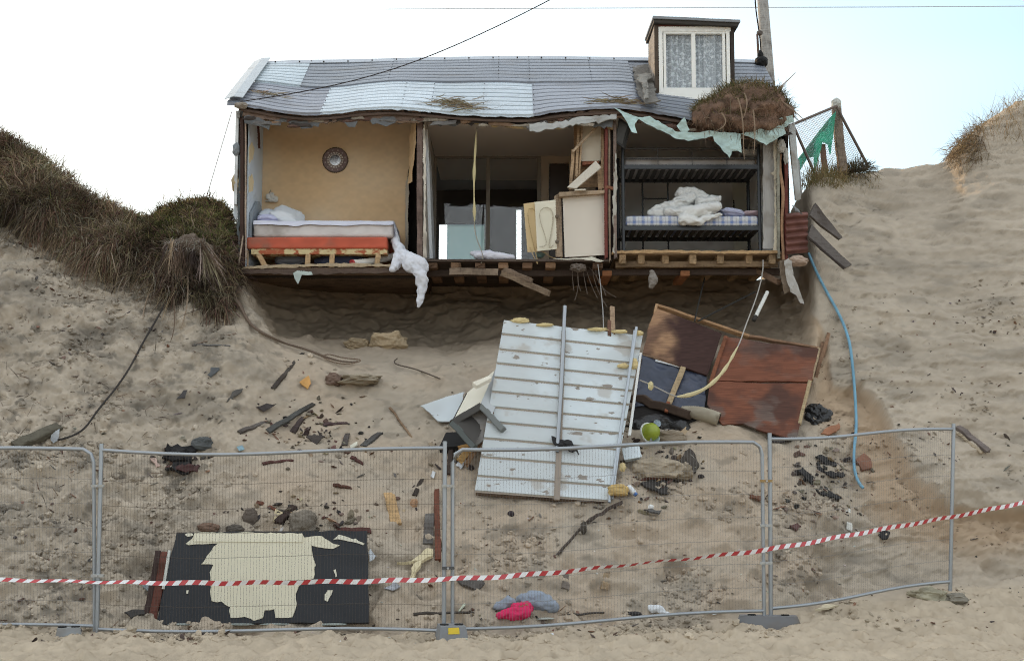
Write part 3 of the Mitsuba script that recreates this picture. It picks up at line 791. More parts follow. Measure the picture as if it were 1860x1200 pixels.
# partition between living room and bunk room
W = f'{C}__right_partition'
xq = xat(1108)
put('stud', beam(P(1100.5, 220, 19.98), P(1101, 470, 19.98), 0.045, 0.09, (0, 1, 0), 8, 0.005, jag=0.02), (0.17, 0.05, 0.04), 'vc_wood', W)
put('stud', beam(P(1106, 232, 19.99), P(1108, 475, 19.99), 0.03, 0.06, (0, 1, 0), 8, 0.006, jag=0.03), (0.28, 0.22, 0.16), 'vc_wood', W, var=0.5)
put('stud', beam(P(1116, 222, 19.97), P(1118, 470, 19.97), 0.045, 0.09, (0, 1, 0), 8, 0.005, jag=0.02), (0.20, 0.15, 0.125), 'vc_wood', W, var=0.5)
put('board', box([xq - 0.02, 20.1, zf3 - 0.1], [xq + 0.05, 22.7, zc]), (0.05, 0.035, 0.03), 'vc', W)
put('nogging', beam(P(1099, 340, 19.96), P(1117, 343, 19.96), 0.05, 0.05, (0, 1, 0)), (0.22, 0.10, 0.06), 'vc_wood', W)
put('nogging', beam(P(1099, 229, 19.96), P(1117, 231, 19.96), 0.09, 0.05, (0, 1, 0)), (0.40, 0.29, 0.17), 'vc_wood', W)
put('torn_lining', flat(PP([(1112, 395), (1118, 270), (1121, 330), (1120, 380), (1118, 420), (1117, 460), (1113, 458), (1115, 420)], 19.92), 0.01, 0.008, 0.05, 12, edge=0.08, amp=0.03), (0.40, 0.38, 0.33), 'vc_dirt', W)
put('lining', box([xq + 0.06, 20.05, zf3], [xq + 0.07, 22.4, zc]), (0.28, 0.29, 0.30), 'grey_wall', W)
# bunk room
yk = 22.4
put('bunk_room_back_wall', box([xq, yk, zf3], [XR, yk + 0.03, zc + 0.3]), mat='grey_wall', parent=C)
put('bunk_room_ceiling', box([xq, 20.2, zc + 0.01], [XR, yk, zc + 0.04]), (0.55, 0.50, 0.45), 'vc', C)
kd = f'{C}__cupboard_door'
put('panel', box([P(1331, 380, yk)[0], yk - 0.05, zf3], [P(1360, 380, yk)[0], yk - 0.005, P(930, 322, yk)[2]]), (0.58, 0.55, 0.44), 'vc', kd)
put('handle', box([P(1331, 380, yk)[0], yk - 0.07, P(930, 392, yk)[2]], [P(1333, 380, yk)[0], yk - 0.051, P(930, 365, yk)[2]]), (0.03, 0.03, 0.03), 'vc', kd)
W = f'{C}__right_wall'
xr = xat(1410)
put('lining', box([xr, 20.03, zf3], [xr + 0.012, yk, zc + 0.2]), mat='grey_wall', parent=W)
put('lining_panel', flat(PP([(1386, 262), (1408, 256), (1409, 330), (1407, 452), (1386, 452)], 20.1), 0.02, 0.004, 0.08, 14), (0.36, 0.345, 0.325), 'vc_dirt', W, var=0.3)
put('torn_edge', flat(PP([(1405, 258), (1412, 250), (1410, 300), (1413, 320), (1409, 326), (1410, 400), (1412, 455), (1405, 457), (1407, 380), (1406, 320), (1398, 315), (1406, 312)], 20.0), 0.02, 0.006, 0.04, 15), (0.52, 0.46, 0.35), 'vc_dirt', W)
put('stud', beam(P(1413, 258, 19.98), P(1414, 470, 19.98), 0.04, 0.08, (0, 1, 0), 10, 0.005), (0.26, 0.25, 0.20), 'vc_wood', W, var=0.4)
put('stud', tube([P(1418, 280, 19.97), P(1420, 330, 19.95), P(1422, 345, 19.94), P(1420, 400, 19.96), P(1422, 450, 19.97), P(1423, 472, 19.97)], 0.025, 6, 16), (0.34, 0.20, 0.12), 'vc_wood', W)
put('stud', beam(P(1427, 300, 20.02), P(1428, 480, 20.02), 0.05, 0.09, (0, 1, 0), 10, 0.008, jag=0.03), (0.15, 0.045, 0.035), 'vc_wood', W)
put('outer_board', box([XR + 0.02, 20.06, zat(440)], [XR + 0.06, YB, zc + 0.1]), (0.045, 0.035, 0.03), 'vc', W)
put('insulation', lump(P(1420, 266, 19.9), (0.06, 0.05, 0.10), 4, 0.5, 2.5, 3), (0.33, 0.31, 0.27), 'vc', W)
put('insulation', lump(P(1428, 284, 19.9), (0.035, 0.04, 0.11), 6, 0.5, 2.5, 3), (0.33, 0.31, 0.27), 'vc', W)
put('corner_board', slab(PP([(1446, 364), (1455, 362), (1444, 222), (1432, 226)], [19.95, 20.0, 20.0, 19.95]), 0.03), (0.36, 0.37, 0.36), 'vc_dirt', W, label='grey weathered corner board leaning off the right wall')
put('corner_board', slab(PP([(1450, 366), (1457, 350), (1452, 290), (1447, 290)], 20.1), 0.02), (0.30, 0.31, 0.31), 'vc_dirt', W)

# the floor: boards, joists on end, bearers
F = f'{C}__floor'
put('board', flat(PP([(438, 489), (500, 486), (640, 484), (700, 484), (757, 486), (757, 481), (640, 478), (500, 481), (446, 484)], 19.98), 0.03, 0.006, 0.06, 30), (0.42, 0.33, 0.22), 'vc_wood', F)
put('deck', box([XL, 20.0, zf1 - 0.05], [xp, YB, zf1]), (0.16, 0.11, 0.075), 'vc_wood', F)
put('edge_board', flat(PP([(440, 490), (757, 488), (757, 498), (700, 496), (560, 499), (440, 497)], 20.0), 0.05, 0.006, 0.06, 31), (0.10, 0.07, 0.055), 'vc_wood', F)
put('deck', box([xp, 19.98, zf2 - 0.035], [xq, YB, zf2]), (0.10, 0.075, 0.06), 'vc_wood', F)
put('deck', box([xq, 19.99, zf3 - 0.035], [XR, YB, zf3]), (0.30, 0.21, 0.13), 'vc_wood', F)
put('board', flat(PP([(1112, 456), (1180, 454), (1300, 456), (1412, 455), (1412, 460), (1340, 461), (1220, 459), (1112, 461)], 19.95), 0.03, 0.005, 0.05, 32), (0.45, 0.29, 0.15), 'vc_wood', F)
for i, px in enumerate((785, 828, 872, 914, 958, 1000, 1086)):
    a = P(px, 481.5, 20.02)
    put('joist', beam(a, a + [0, 1.6, 0], 0.15, 0.085, (0, 0, 1), jag=0.02, seed=i), (0.24, 0.145, 0.085) if i % 2 else (0.17, 0.10, 0.06), 'vc_wood', F, var=0.4)
for i, px in enumerate((1131, 1165, 1209, 1259, 1309, 1361, 1403)):
    a = P(px, 470, 19.99 + 0.03 * (i % 3))
    put('joist', beam(a, a + [0, 1.8, 0], 0.10, 0.145, (0, 0, 1), jag=0.02, seed=i), (0.34, 0.23, 0.13), 'vc_wood', F, var=0.4)
put('bearer', beam(P(1118, 481, 20.1), P(1412, 480, 20.1), 0.09, 0.06, (0, 1, 0), 6, 0.006), (0.20, 0.135, 0.08), 'vc_wood', F)
put('bearer', beam(P(770, 497, 20.3), P(1415, 494, 20.3), 0.10, 0.1, (0, 1, 0), 6, 0.01), (0.07, 0.05, 0.04), 'vc_wood', F)
put('bearer', beam(P(450, 500, 20.5), P(765, 500, 20.5), 0.10, 0.1, (0, 1, 0), 6, 0.01), (0.05, 0.04, 0.033), 'vc_wood', F)
put('loose_board', beam(P(817, 493, 19.93), P(904, 494, 19.93), 0.10, 0.03, (0, 1, 0), jag=0.01), (0.24, 0.18, 0.13), 'vc_wood', F)
for px in (1103, 1245):
    put('joist_end', beam(P(px, 496, 20.15), P(px, 496, 20.15) + [0, 1, 0], 0.14, 0.08, (0, 0, 1)), (0.26, 0.11, 0.05), 'vc_wood', F)
put('roots', cat([tube([P(1040 + 6 * i, 485, 20.1), P(1043 + 7 * i + random.uniform(-8, 8), 505 + random.uniform(0, 10), 20.2), P(1040 + 11 * i + random.uniform(-8, 8), 525 + random.uniform(0, 40), 20.2)], 0.005, 4, 8) for i in range(8)] + [lump(P(1050, 486, 20.05), (0.12, 0.1, 0.06), 3, 0.5, 3, 3)]), (0.16, 0.13, 0.11), 'vc', F, stuff=True)

# the dormer
M = f'{C}__dormer'
yd = 20.55
dx0, dx1 = P(1195, 120, yd)[0], P(1327, 120, yd)[0]
dz0, dz1 = P(930, 186, yd)[2], P(930, 47, yd)[2]
put('side_wall', box([dx0 - 0.05, yd - 0.02, dz0 - 0.1], [dx0, yd + 0.95, dz1]), (0.26, 0.235, 0.21), 'vc_wood', M, label='grey boarded left cheek of the dormer')
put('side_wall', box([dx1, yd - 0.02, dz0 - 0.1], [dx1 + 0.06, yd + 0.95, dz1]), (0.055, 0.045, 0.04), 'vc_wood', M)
put('corner_post', box([dx0 - 0.055, yd - 0.05, dz0 - 0.05], [dx0 + 0.008, yd - 0.021, dz1]), (0.085, 0.065, 0.05), 'vc_wood', M)
rf = PP([(1184, 36), (1331, 44), (1337, 50), (1182, 42)], yd - 0.12)
top = np.array([[dx0 - 0.07, yd - 0.16, dz1 + 0.05], [dx1 + 0.11, yd - 0.16, dz1 - 0.01], [dx1 + 0.11, yd + 1.1, dz1 + 0.06], [dx0 - 0.07, yd + 1.1, dz1 + 0.12]])
put('roof_deck', slab(top, 0.05), (0.05, 0.045, 0.04), 'vc', M)
put('roof_felt', slab(top + np.array([[-0.02, -0.03, 0.042], [0.025, -0.03, 0.042], [0.025, 0, 0.042], [-0.02, 0, 0.042]]), 0.04, 6, 6, 0.008, 4), (0.25, 0.265, 0.28), 'vc', M, label='grey felt roof of the dormer')
put('top_trim', box([dx0 + 0.01, yd - 0.045, dz1 - 0.035], [dx1 - 0.005, yd - 0.022, dz1 - 0.004]), (0.17, 0.055, 0.05), 'vc_wood', M)
Wn = f'{M}__window'
def fr(px0, py0, px1, py1, name='frame', t=0.06, col=(0.80, 0.79, 0.74), dy=0.0):
    a, b = P(px0, py0, yd), P(px1, py1, yd)
    return put(name, box([a[0], yd - t + dy, b[2]], [b[0], yd + 0.02 + dy, a[2]]), col, 'vc_gloss', Wn, var=0.05)
fr(1195.5, 51, 1326, 59); fr(1195.5, 171, 1326, 181); fr(1195.5, 59.2, 1204, 170.8); fr(1318, 59.2, 1326, 170.8)
fr(1204.2, 59.2, 1317.8, 63, 'sash', 0.045); fr(1204.2, 161, 1317.8, 170.8, 'sash', 0.045); fr(1204.2, 63.2, 1210, 160.8, 'sash', 0.045); fr(1311, 63.2, 1317.8, 160.8, 'sash', 0.045); fr(1255, 63.2, 1263.5, 160.8, 'mullion', 0.05)
fr(1190, 181.3, 1330, 185, 'sill', 0.10)
for a, b in ((1210, 1255), (1263.5, 1311)):
    q = PP([(a, 161), (b, 161), (b, 63), (a, 63)], yd + 0.01)
    put('pane', (q, np.array([[0, 1, 2], [0, 2, 3]])), mat='glass', parent=Wn)
    xs = np.linspace(P(a - 2, 100, yd)[0], P(b + 2, 100, yd)[0], 60)
    gz = np.stack([np.stack([xs, yd + 0.10 + 0.022 * np.sin(xs * 55 + 1.2 * np.sin(xs * 17)) * (1 + 0.2 * k), np.full_like(xs, z)], -1) for k, z in enumerate(np.linspace(dz0, dz1, 5))], 1)
    put('curtain', thicken(gz, np.array([0, -0.003, 0])), mat='lace', parent=Wn, label='patterned lace net curtain')
put('interior_shade_slab', box([dx0 + 0.01, yd + 0.35, dz0], [dx1 - 0.01, yd + 0.4, dz1]), (0.05, 0.045, 0.04), 'vc', M)  # dark slab added behind the curtains to stand in for the unlit interior
xo = roof_at(np.array([xat(1170, 150, 20.8)]), np.array([0.5]))[0]
fo, fnn = xo + [0, -0.05, 0.06], unit([0, -0.5, 0.85])
q = np.array([on_plane(a, b, fo, fnn) for a, b in ((1147, 108), (1183, 106), (1186, 140), (1192, 178), (1199, 186), (1172, 188), (1160, 172), (1154, 150), (1150, 130))])
put('flashing_felt', flat(q, 0.02, 0.012, 0.06, 50, edge=0.07, amp=0.035, freq=5), (0.15, 0.14, 0.125), 'vc', M, var=0.35, label='wrinkled brown felt flashing beside the dormer')
q = np.array([on_plane(a, b, fo + [0, -0.1, 0.05], fnn) for a, b in ((1158, 136), (1182, 133), (1184, 142), (1176, 146), (1178, 175), (1171, 182), (1166, 150), (1159, 145))])
put('flashing_felt', flat(q, 0.012, 0.01, 0.05, 51, edge=0.06, amp=0.05, freq=6), (0.20, 0.19, 0.17), 'vc', M, var=0.35)
put('under_dormer_board', box([dx0, yd - 0.06, dz0 - 0.09], [dx1, yd - 0.03, dz0 - 0.002]), (0.14, 0.08, 0.055), 'vc_wood', M)
# gable ends above the side walls
for x, c_ in ((XL - 0.04, (0.30, 0.30, 0.29)), (XR + 0.0, (0.10, 0.08, 0.07))):
    put('gable', flat(np.array([[x, 19.9, zc - 0.1], [x, YB, zc - 0.1], [x, YB, zc + 0.02], [x, 21.9, RZ(np.clip(x, -4.3, 4.4)) - 0.1], [x, 19.9, EZ(x) - 0.1]]), 0.04), c_, 'vc', C)
put('flue_cowl', lump(P(1383, 113, 21.7), (0.11, 0.11, 0.10), 3, 0.15, 2, 3), (0.012, 0.012, 0.012), 'vc', C)
put('flue_cowl', lump(P(1381, 101, 21.7), (0.05, 0.05, 0.09), 5, 0.15, 2, 3), (0.012, 0.012, 0.012), 'vc', C)

# ---------------------------------------------------------------- the bedroom
B = thing('single_bed', 'single bed with grey arched headboard and red base, in the torn open yellow bedroom', 'bed')
bx0, bx1 = xat(449, 440, 20.05), xat(704, 440, 20.05)
put('base', rbox([bx0, 20.02, zat(452, 20.05)], [bx1, 20.95, zat(431, 20.05)], 0.03, 22, 0.03, 4, 1), (0.45, 0.088, 0.045), 'vc_dirt', B, True, var=0.2, label='bright red fabric bed base')
put('valance', box([xat(457, 450, 20.08), 20.05, zat(462, 20.08)], [xat(703, 450, 20.08), 20.9, zat(452, 20.05) - 0.001]), mat='blotch', parent=B, label='torn floral strip under the red base')
hx = xi + 0.03
hb = [(20.12, zat(452)), (20.12, zat(385)), (20.22, zat(377)), (20.38, zat(366)), (20.55, zat(352)), (20.72, zat(349)), (20.85, zat(355)), (21.0, zat(372)), (21.08, zat(378)), (21.08, zat(452))]
put('headboard', flat(np.array([[hx, a, b] for a, b in hb]), 0.04), (0.25, 0.28, 0.31), 'vc', B)
for a, b, px in ((467, 483, 0), (558, 558, 1), (602, 602, 2), (685, 685, 3)):
    put('leg', beam(P(a + 2, 462, 20.08), P(b, 486, 20.08), 0.075, 0.06, (0, 1, 0), seed=px), (0.46, 0.31, 0.17), 'vc_wood', B)
put('floor_strut', beam(P(449.5, 455, 20.02), P(450, 488, 20.02), 0.022, 0.03, (0, 1, 0)), (0.36, 0.26, 0.17), 'vc_wood', B)
k = thing('mattress', 'pale floral mattress with a rumpled white sheet on the red bed base', 'mattress')
m0, m1 = xat(461, 415, 20.1), xat(716, 415, 20.1)
put('body', rbox([m0, 20.06, zat(431, 20.05) + 0.003], [m1, 20.95, zat(404, 20.1)], 0.05, 26, 0.02, 5, 3), (0.56, 0.52, 0.50), 'vc_dirt', k, True, var=0.2)
xs, ys = np.meshgrid(np.linspace(m0 + 0.0, m1 + 0.03, 70), np.linspace(20.03, 20.97, 24), indexing='ij')
zs = zat(404, 20.1) + 0.012 + 0.03 * (mfbm(np.stack([xs * 3, ys * 5, 0 * xs], -1), 3, 4) - 0.3)
zs = zs - (ys < 20.05) * (0.05 + 0.05 * mfbm(np.stack([xs * 4, ys, 0 * xs], -1), 2, 9)) - (xs > m1) * 0.22
put('sheet', thicken(np.stack([xs, ys, zs], -1), np.array([0, 0, 0.008])), (0.60, 0.60, 0.68), 'vc_cloth', k, True)


def pillow(name, lab, c, a, b, h, rot=0, tilt=0, col=WHITE, seed=0, group=None):
    u = thing(name, lab, 'pillow', group)
    m = trimesh.creation.icosphere(subdivisions=4)
    d = np.array(m.vertices)
    q = np.sign(d) * np.abs(d) ** 0.62
    e = 1 - 0.75 * np.maximum(np.abs(q[:, 0]), np.abs(q[:, 1])) ** 3
    v = np.stack([q[:, 0] * a, q[:, 1] * b, q[:, 2] * h * e], 1)
    v += d * (0.05 * (mfbm(d * 2.4 + seed * 7, 3, seed) - 0.5))[:, None]
    R_ = trimesh.transformations.euler_matrix(tilt, rot, 0)[:3, :3]
    scene[u] = mikit.ply((v @ R_.T + c, np.array(m.faces)), 'vc_cloth', smooth=True, color=np.tile(np.clip(np.array(col), 0, 0.9), (len(v), 1)))
    return u


pillow('pillow', 'plump white pillow leaning on edge near the head of the red bed', P(522, 393, 20.5), 0.26, 0.26, 0.11, 0.35, 0.5, (0.66, 0.68, 0.70), 1)
pillow('pillow', 'small white pillow wedged against the grey headboard', P(486, 390, 20.6), 0.13, 0.25, 0.09, -0.2, 0.2, (0.62, 0.66, 0.72), 2)
pillow('pillow', 'flat lilac pillow under the white ones by the headboard', P(487, 400, 20.35), 0.16, 0.22, 0.07, 0, 0, (0.52, 0.53, 0.70), 3)
u = thing('duvet', 'white duvet spilling off the foot of the bed and hanging below the floor', 'duvet')
put('drape', blob([[(P(714, 418, 20.25), 0.05), (P(723, 447, 20.15), 0.07), (P(733, 465, 20.0), 0.09)], [(P(728, 455, 20.05), 0.07), (P(722, 476, 19.95), 0.08), (P(712, 487, 19.9), 0.05)], [(P(730, 462, 20.0), 0.08), (P(742, 478, 19.9), 0.10), (P(748, 486, 19.88), 0.09)],
      [(P(745, 470, 19.9), 0.09), (P(765, 478, 19.85), 0.08), (P(770, 486, 19.85), 0.06)], [(P(752, 480, 19.86), 0.09), (P(764, 500, 19.84), 0.09), (P(768, 520, 19.84), 0.075), (P(764, 540, 19.85), 0.04), (P(760, 556, 19.86), 0.012)]], 0.045, 4.5, 3, 0.02), (0.66, 0.67, 0.72), 'vc_cloth', u, True)
del labels[u]; scene['duvet'] = scene.pop('duvet__drape'); labels['duvet'] = {'label': 'white duvet spilling off the foot of the bed and hanging below the floor', 'category': 'duvet'}
# ornamental mirror
u = thing('wall_mirror', 'round mirror in a patterned brown frame on the mustard bedroom wall', 'mirror')
mc = P(609, 291, by_ - 0.02)
rr = 24 / FOC * by_ * 1.0
def ring_mesh(r0, r1, t, n=48, y=0.0):
    a = np.linspace(0, 2 * np.pi, n, endpoint=False)
    o = np.stack([np.cos(a), 0 * a, np.sin(a)], 1)
    m = trimesh.creation.annulus(r_min=r0, r_max=r1, height=t, sections=n)
    v = np.array(m.vertices)[:, [0, 2, 1]]
    return v + mc + [0, y, 0], np.array(m.faces)[:, ::-1]
put('rim', ring_mesh(rr * 0.93, rr, 0.03), (0.10, 0.07, 0.055), 'vc', u)
put('frame', ring_mesh(rr * 0.45, rr * 0.93, 0.02, y=0.002), (0.19, 0.135, 0.125), 'vc', u)
put('bead', ring_mesh(rr * 0.42, rr * 0.47, 0.035), (0.5, 0.46, 0.42), 'vc', u)
m = trimesh.creation.cylinder(rr * 0.42, 0.02, sections=40)
put('glass', (np.array(m.vertices)[:, [0, 2, 1]] + mc, np.array(m.faces)[:, ::-1]), mat='mirror', parent=u)
for i in range(18):
    a = i * 2 * math.pi / 18
    put('petal', lump(mc + np.array([math.cos(a), 0, math.sin(a)]) * rr * 0.57 + [0, -0.013, 0], (rr * 0.075, 0.008, rr * 0.075), sub=1, amp=0), (0.52, 0.47, 0.42), 'vc', u)
for i in range(12):
    a = (i + 0.5) * 2 * math.pi / 12
    put('boss', lump(mc + np.array([math.cos(a), 0, math.sin(a)]) * rr * 0.78 + [0, -0.012, 0], (rr * 0.065, 0.006, rr * 0.065), sub=1, amp=0), (0.34, 0.28, 0.26), 'vc', u)
u = thing('wall_lamp', 'small white flower shaped wall lamp beside the headboard', 'lamp')
lc = P(494, 362, by_ - 0.06)
put('bracket', box(lc + [-0.10, -0.02, -0.035], lc + [0.08, 0.05, -0.02]), (0.55, 0.53, 0.48), 'vc', u)
for dx, dz, r in ((-0.05, 0.04, 0.045), (0.0, 0.07, 0.04), (0.055, 0.0, 0.05), (-0.01, 0.0, 0.045)):
    put('petal_shade', lump(lc + [dx, -0.02, dz], (r, 0.03, r), 3, 0.25, 2, 2), (0.62, 0.60, 0.55), 'vc', u)
put('stem', tube([lc + [-0.03, 0, 0.06], lc + [-0.04, 0, 0.11], lc + [-0.02, 0, 0.15]], 0.006, 5), (0.25, 0.24, 0.22), 'vc', u)
u = thing('rolled_mat', 'white rolled mat with a red end under the red bed', 'roll')
put('roll', tube([P(641, 478, 20.12), P(690, 472, 20.25), P(722, 463, 20.4)], 0.055, 14, 10), (0.60, 0.57, 0.52), 'vc_cloth', u, True)
put('end', tube([P(638.5, 478.5, 20.10), P(641.5, 478, 20.118)], 0.058, 14), (0.40, 0.05, 0.05), 'vc', u)
put('storage_bag', lump(P(530, 474, 20.45), (0.24, 0.2, 0.10), 4, 0.15, 2, 3, sq=0.6), (0.13, 0.13, 0.14), 'vc'); labels['storage_bag'] = {'label': 'dull grey bag stored under the left half of the bed', 'category': 'bag'}
put('storage_bag', lump(P(620, 477, 20.4), (0.38, 0.2, 0.09), 6, 0.2, 2, 3, sq=0.6), (0.035, 0.04, 0.065), 'vc'); labels['storage_bag_001'] = {'label': 'dark navy bag behind the middle struts under the bed', 'category': 'bag'}
put('torn_membrane', flat(PP([(533, 496), (540, 491), (566, 494), (568, 499), (548, 499), (545, 508), (541, 516), (535, 506)], 19.9), 0.006, 0.005, 0.05, 60, edge=0.05, amp=0.03), (0.42, 0.48, 0.45), 'vc_cloth', C)

# ---------------------------------------------------------------- the living room's wrecked cupboards
u = thing('kitchen_cupboard', 'wrecked cream kitchen cupboard unit with open doors hanging at the torn floor edge', 'cupboard')
def board(pts, Y, t, col, name, mat='vc', lab=None, amp=0.0, var=0.1):
    return put(name, slab(PP(pts, Y), t, 2, 2, amp, 3), col, mat, u, label=lab, var=var)
board([(1026, 467), (1099, 463), (1097, 351), (1022, 356)], [19.95, 20.0, 20.05, 20.0], 0.02, (0.60, 0.54, 0.46), 'back_panel', lab='large pinkish cream panel')
board([(1012, 466), (1022, 466), (1019, 350), (1009, 356)], [19.9, 19.98, 20.0, 19.9], 0.03, (0.40, 0.30, 0.21), 'side_edge', 'vc_wood')
board([(1016, 357), (1098, 351), (1098, 345), (1016, 349)], [19.88, 19.95, 19.95, 19.88], 0.28, (0.42, 0.31, 0.21), 'top_board', 'vc_wood')
dr_ = put('door', slab(PP([(976, 456), (1011, 452), (1009, 363), (971, 367)], [19.95, 19.88, 19.9, 19.97]), 0.025, 1, 1), (0.66, 0.62, 0.50), 'vc', u, label='cream cupboard door with arched moulding')
gx = [(980, 448), (980, 390), (983, 381), (990, 377), (998, 378), (1003, 385), (1005, 445)]
put('moulding', tube(PP(gx, 19.89) , 0.008, 5, 24), (0.46, 0.41, 0.31), 'vc', dr_)
for y in (393, 439):
    put('knob', lump(P(1012, y, 19.84), (0.03, 0.03, 0.03), 1, 0.3, 2, 2), (0.14, 0.11, 0.08), 'vc', dr_)
d2 = put('door', slab(PP([(958, 458), (977, 457), (972, 367), (951, 370)], [20.05, 20.0, 20.02, 20.06]), 0.025, 1, 1), (0.58, 0.44, 0.24), 'vc', u, label='yellowed cupboard door behind the cream one')
put('moulding', tube(PP([(962, 449), (959, 385), (962, 378), (969, 380), (973, 448)], 20.0), 0.007, 5, 20), (0.42, 0.30, 0.15), 'vc', d2)
board([(1056, 293), (1091, 292), (1092, 224), (1055, 226)], 20.2, 0.02, (0.60, 0.53, 0.42), 'upper_panel')
board([(1044, 340), (1096, 340), (1098, 222), (1042, 224)], 20.45, 0.02, (0.33, 0.21, 0.12), 'upper_back', 'vc_wood', lab='brown timber back of the upper cupboard')
for a, b, w in (((1036, 345), (1041, 272), 0.05), ((1047, 322), (1051, 226), 0.04), ((1052, 320), (1057, 226), 0.025), ((1095, 343), (1094, 222), 0.04), ((1090, 345), (1088, 300), 0.06)):
    put('upright', beam(P(*a, 20.1), P(*b, 20.15), w, 0.04, (0, 1, 0), seed=int(a[0])), (0.45, 0.31, 0.19), 'vc_wood', u)
put('brace', beam(P(1040, 276, 20.02), P(1088, 226, 20.08), 0.035, 0.03, (0, 1, 0)), (0.46, 0.34, 0.23), 'vc_wood', u)
board([(1030, 340), (1046, 342), (1092, 304), (1082, 292)], [19.9, 19.88, 19.95, 19.97], 0.03, (0.56, 0.51, 0.43), 'tilted_shelf', lab='loose shelf board tilted across the cupboard')
board([(1044, 346), (1064, 345), (1064, 343), (1044, 344)], 19.85, 0.1, (0.6, 0.55, 0.46), 'shelf_edge')
board([(1058, 300), (1088, 296), (1088, 293), (1058, 294)], 20.18, 0.1, (0.30, 0.12, 0.07), 'rail', 'vc_wood')
k = thing('ceiling_sheet', 'thin white board scrap lying flat at the floor edge below the cupboard', 'board')
put('sheet', flat(PP([(1004, 470), (1060, 468), (1075, 466), (1097, 474), (1090, 476), (1060, 471), (1030, 472)], 19.85), 0.01, 0.003, 0.06, 3), (0.58, 0.55, 0.46), 'vc_dirt', k)
k = thing('bowl', 'small clear teal bowl on the living room floor', 'bowl')
put('body', trimesh.creation.revolve(np.array([[0.0, 0], [0.04, 0.0], [0.08, 0.05], [0.085, 0.065], [0.075, 0.06], [0.0, 0.012]]), sections=20), (0.22, 0.34, 0.33), 'vc_gloss', k, True)
scene[k + '__body']['to_world'] = T().translate([float(x) for x in P(981, 468, 20.2)])
k = thing('quilt', 'folded white quilt lying on the living room floor edge', 'quilt')
put('quilt', blob([[(P(866, 464, 20.15), 0.05), (P(895, 464, 20.1), 0.06), (P(932, 467, 20.1), 0.03)], [(P(858, 460, 20.2), 0.03), (P(890, 461, 20.15), 0.05)]], 0.02, 7, 2, 0.03), (0.62, 0.62, 0.68), 'vc_cloth', k, True)
k = thing('hanging_cable', 'cable with crusts of yellow foam hanging from the living room ceiling', 'cable')
put('wire', tube([P(866, 232, 20.1), P(862, 320, 20.1), P(861, 390, 20.1), P(868, 440, 20.1), P(877, 465, 20.05), P(874, 478, 20.0)], 0.007, 5, 30), (0.30, 0.27, 0.22), 'vc', k)
put('foam_crust', tube([P(865, 240, 20.09), P(862, 300, 20.09), P(861, 345, 20.09), P(862, 395, 20.09), P(862, 402, 20.09)], [0.006, 0.014, 0.02, 0.014, 0.03, 0.016, 0.01, 0.013, 0.028, 0.008], 7, 50), (0.52, 0.45, 0.25), 'vc', k)

# ---------------------------------------------------------------- the bunk room
U = thing('bunk_bed', 'dark metal bunk bed with ladder in the torn open right hand room', 'bunk bed')
yf, yb2 = 20.25, 21.2
K = (0.022, 0.024, 0.028)
def bar(a, b, r=0.014, name='rail', Y=yf):
    return put(name, tube([P(*a, Y) if len(a) == 2 else np.array(a), P(*b, Y) if len(b) == 2 else np.array(b)], r, 8), K, 'vc_gloss', U)
bxl, bxr = P(1132, 400, yf)[0], P(1380, 400, yf)[0]
zu, zl, zfl = P(930, 303, yf)[2], P(930, 414, yf)[2], zf3 + 0.002
ztop = P(930, 262, yf)[2]
for x in (bxl, bxr):
    for y in (yf, yb2):
        put('post', tube([[x, y, zfl], [x, y, ztop]], 0.026, 10), K, 'vc_gloss', U)
    for z in (zu, zl):
        put('end_rail', tube([[x, yf, z], [x, yb2, z]], 0.02, 8), K, 'vc_gloss', U)
for z in (zu, zl):
    for y in (yf, yb2):
        put('side_rail', box([bxl, y - 0.015, z - 0.035], [bxr, y + 0.015, z + 0.03]), K, 'vc_gloss', U)
    for i in range(18):
        x = bxl + (bxr - bxl) * (i + 0.5) / 18
        put('slat', box([x - 0.03, yf + 0.016, z - 0.028], [x + 0.03, yb2 - 0.016, z - 0.012]), (0.045, 0.042, 0.04), 'vc', U)
for py in (270, 289):
    z = P(930, py, yf)[2]
    put('guard_rail', tube([[bxl, yf, z], [bxr, yf, z]], 0.011, 7), K, 'vc_gloss', U)
for px in (1195, 1257, 1320):
    put('guard_bar', tube([[P(px, 290, yf)[0], yf - 0.012, zu]] + [[P(px, 290, yf)[0], yf - 0.012, P(930, 270, yf)[2]]], 0.006, 6), K, 'vc_gloss', U)
for px in (1167, 1213):
    x = P(px, 350, yb2 + 0.03)[0]
    put('ladder_rail', tube([[x, yb2 + 0.03, zu], [x, yb2 + 0.03, zfl]], 0.014, 7), K, 'vc_gloss', U)
for py in (326, 361, 396, 432):
    a, b = P(1167, py, yb2 + 0.03), P(1213, py, yb2 + 0.03)
    put('ladder_rung', tube([a, b], 0.012, 7), K, 'vc_gloss', U)
k = thing('mattress', 'stained grey mattress on the upper bunk', 'mattress')
put('body', rbox([bxl + 0.04, yf + 0.05, zu + 0.004], [bxr - 0.04, yb2 - 0.04, zu + 0.16], 0.035, 22, 0.012, 5, 5), (0.36, 0.34, 0.33), 'vc_dirt', k, True, var=0.3)
k = thing('mattress', 'blue and white checked mattress on the lower bunk', 'mattress')
put('body', rbox([bxl + 0.04, yf - 0.02, zl + 0.033], [bxr - 0.03, yb2 - 0.04, zl + 0.185], 0.035, 22, 0.010, 5, 6), mat='plaid', parent=k, smooth=True)
k = thing('duvet', 'crumpled white duvet heaped on the checked lower mattress', 'duvet')
zz = zl + 0.19
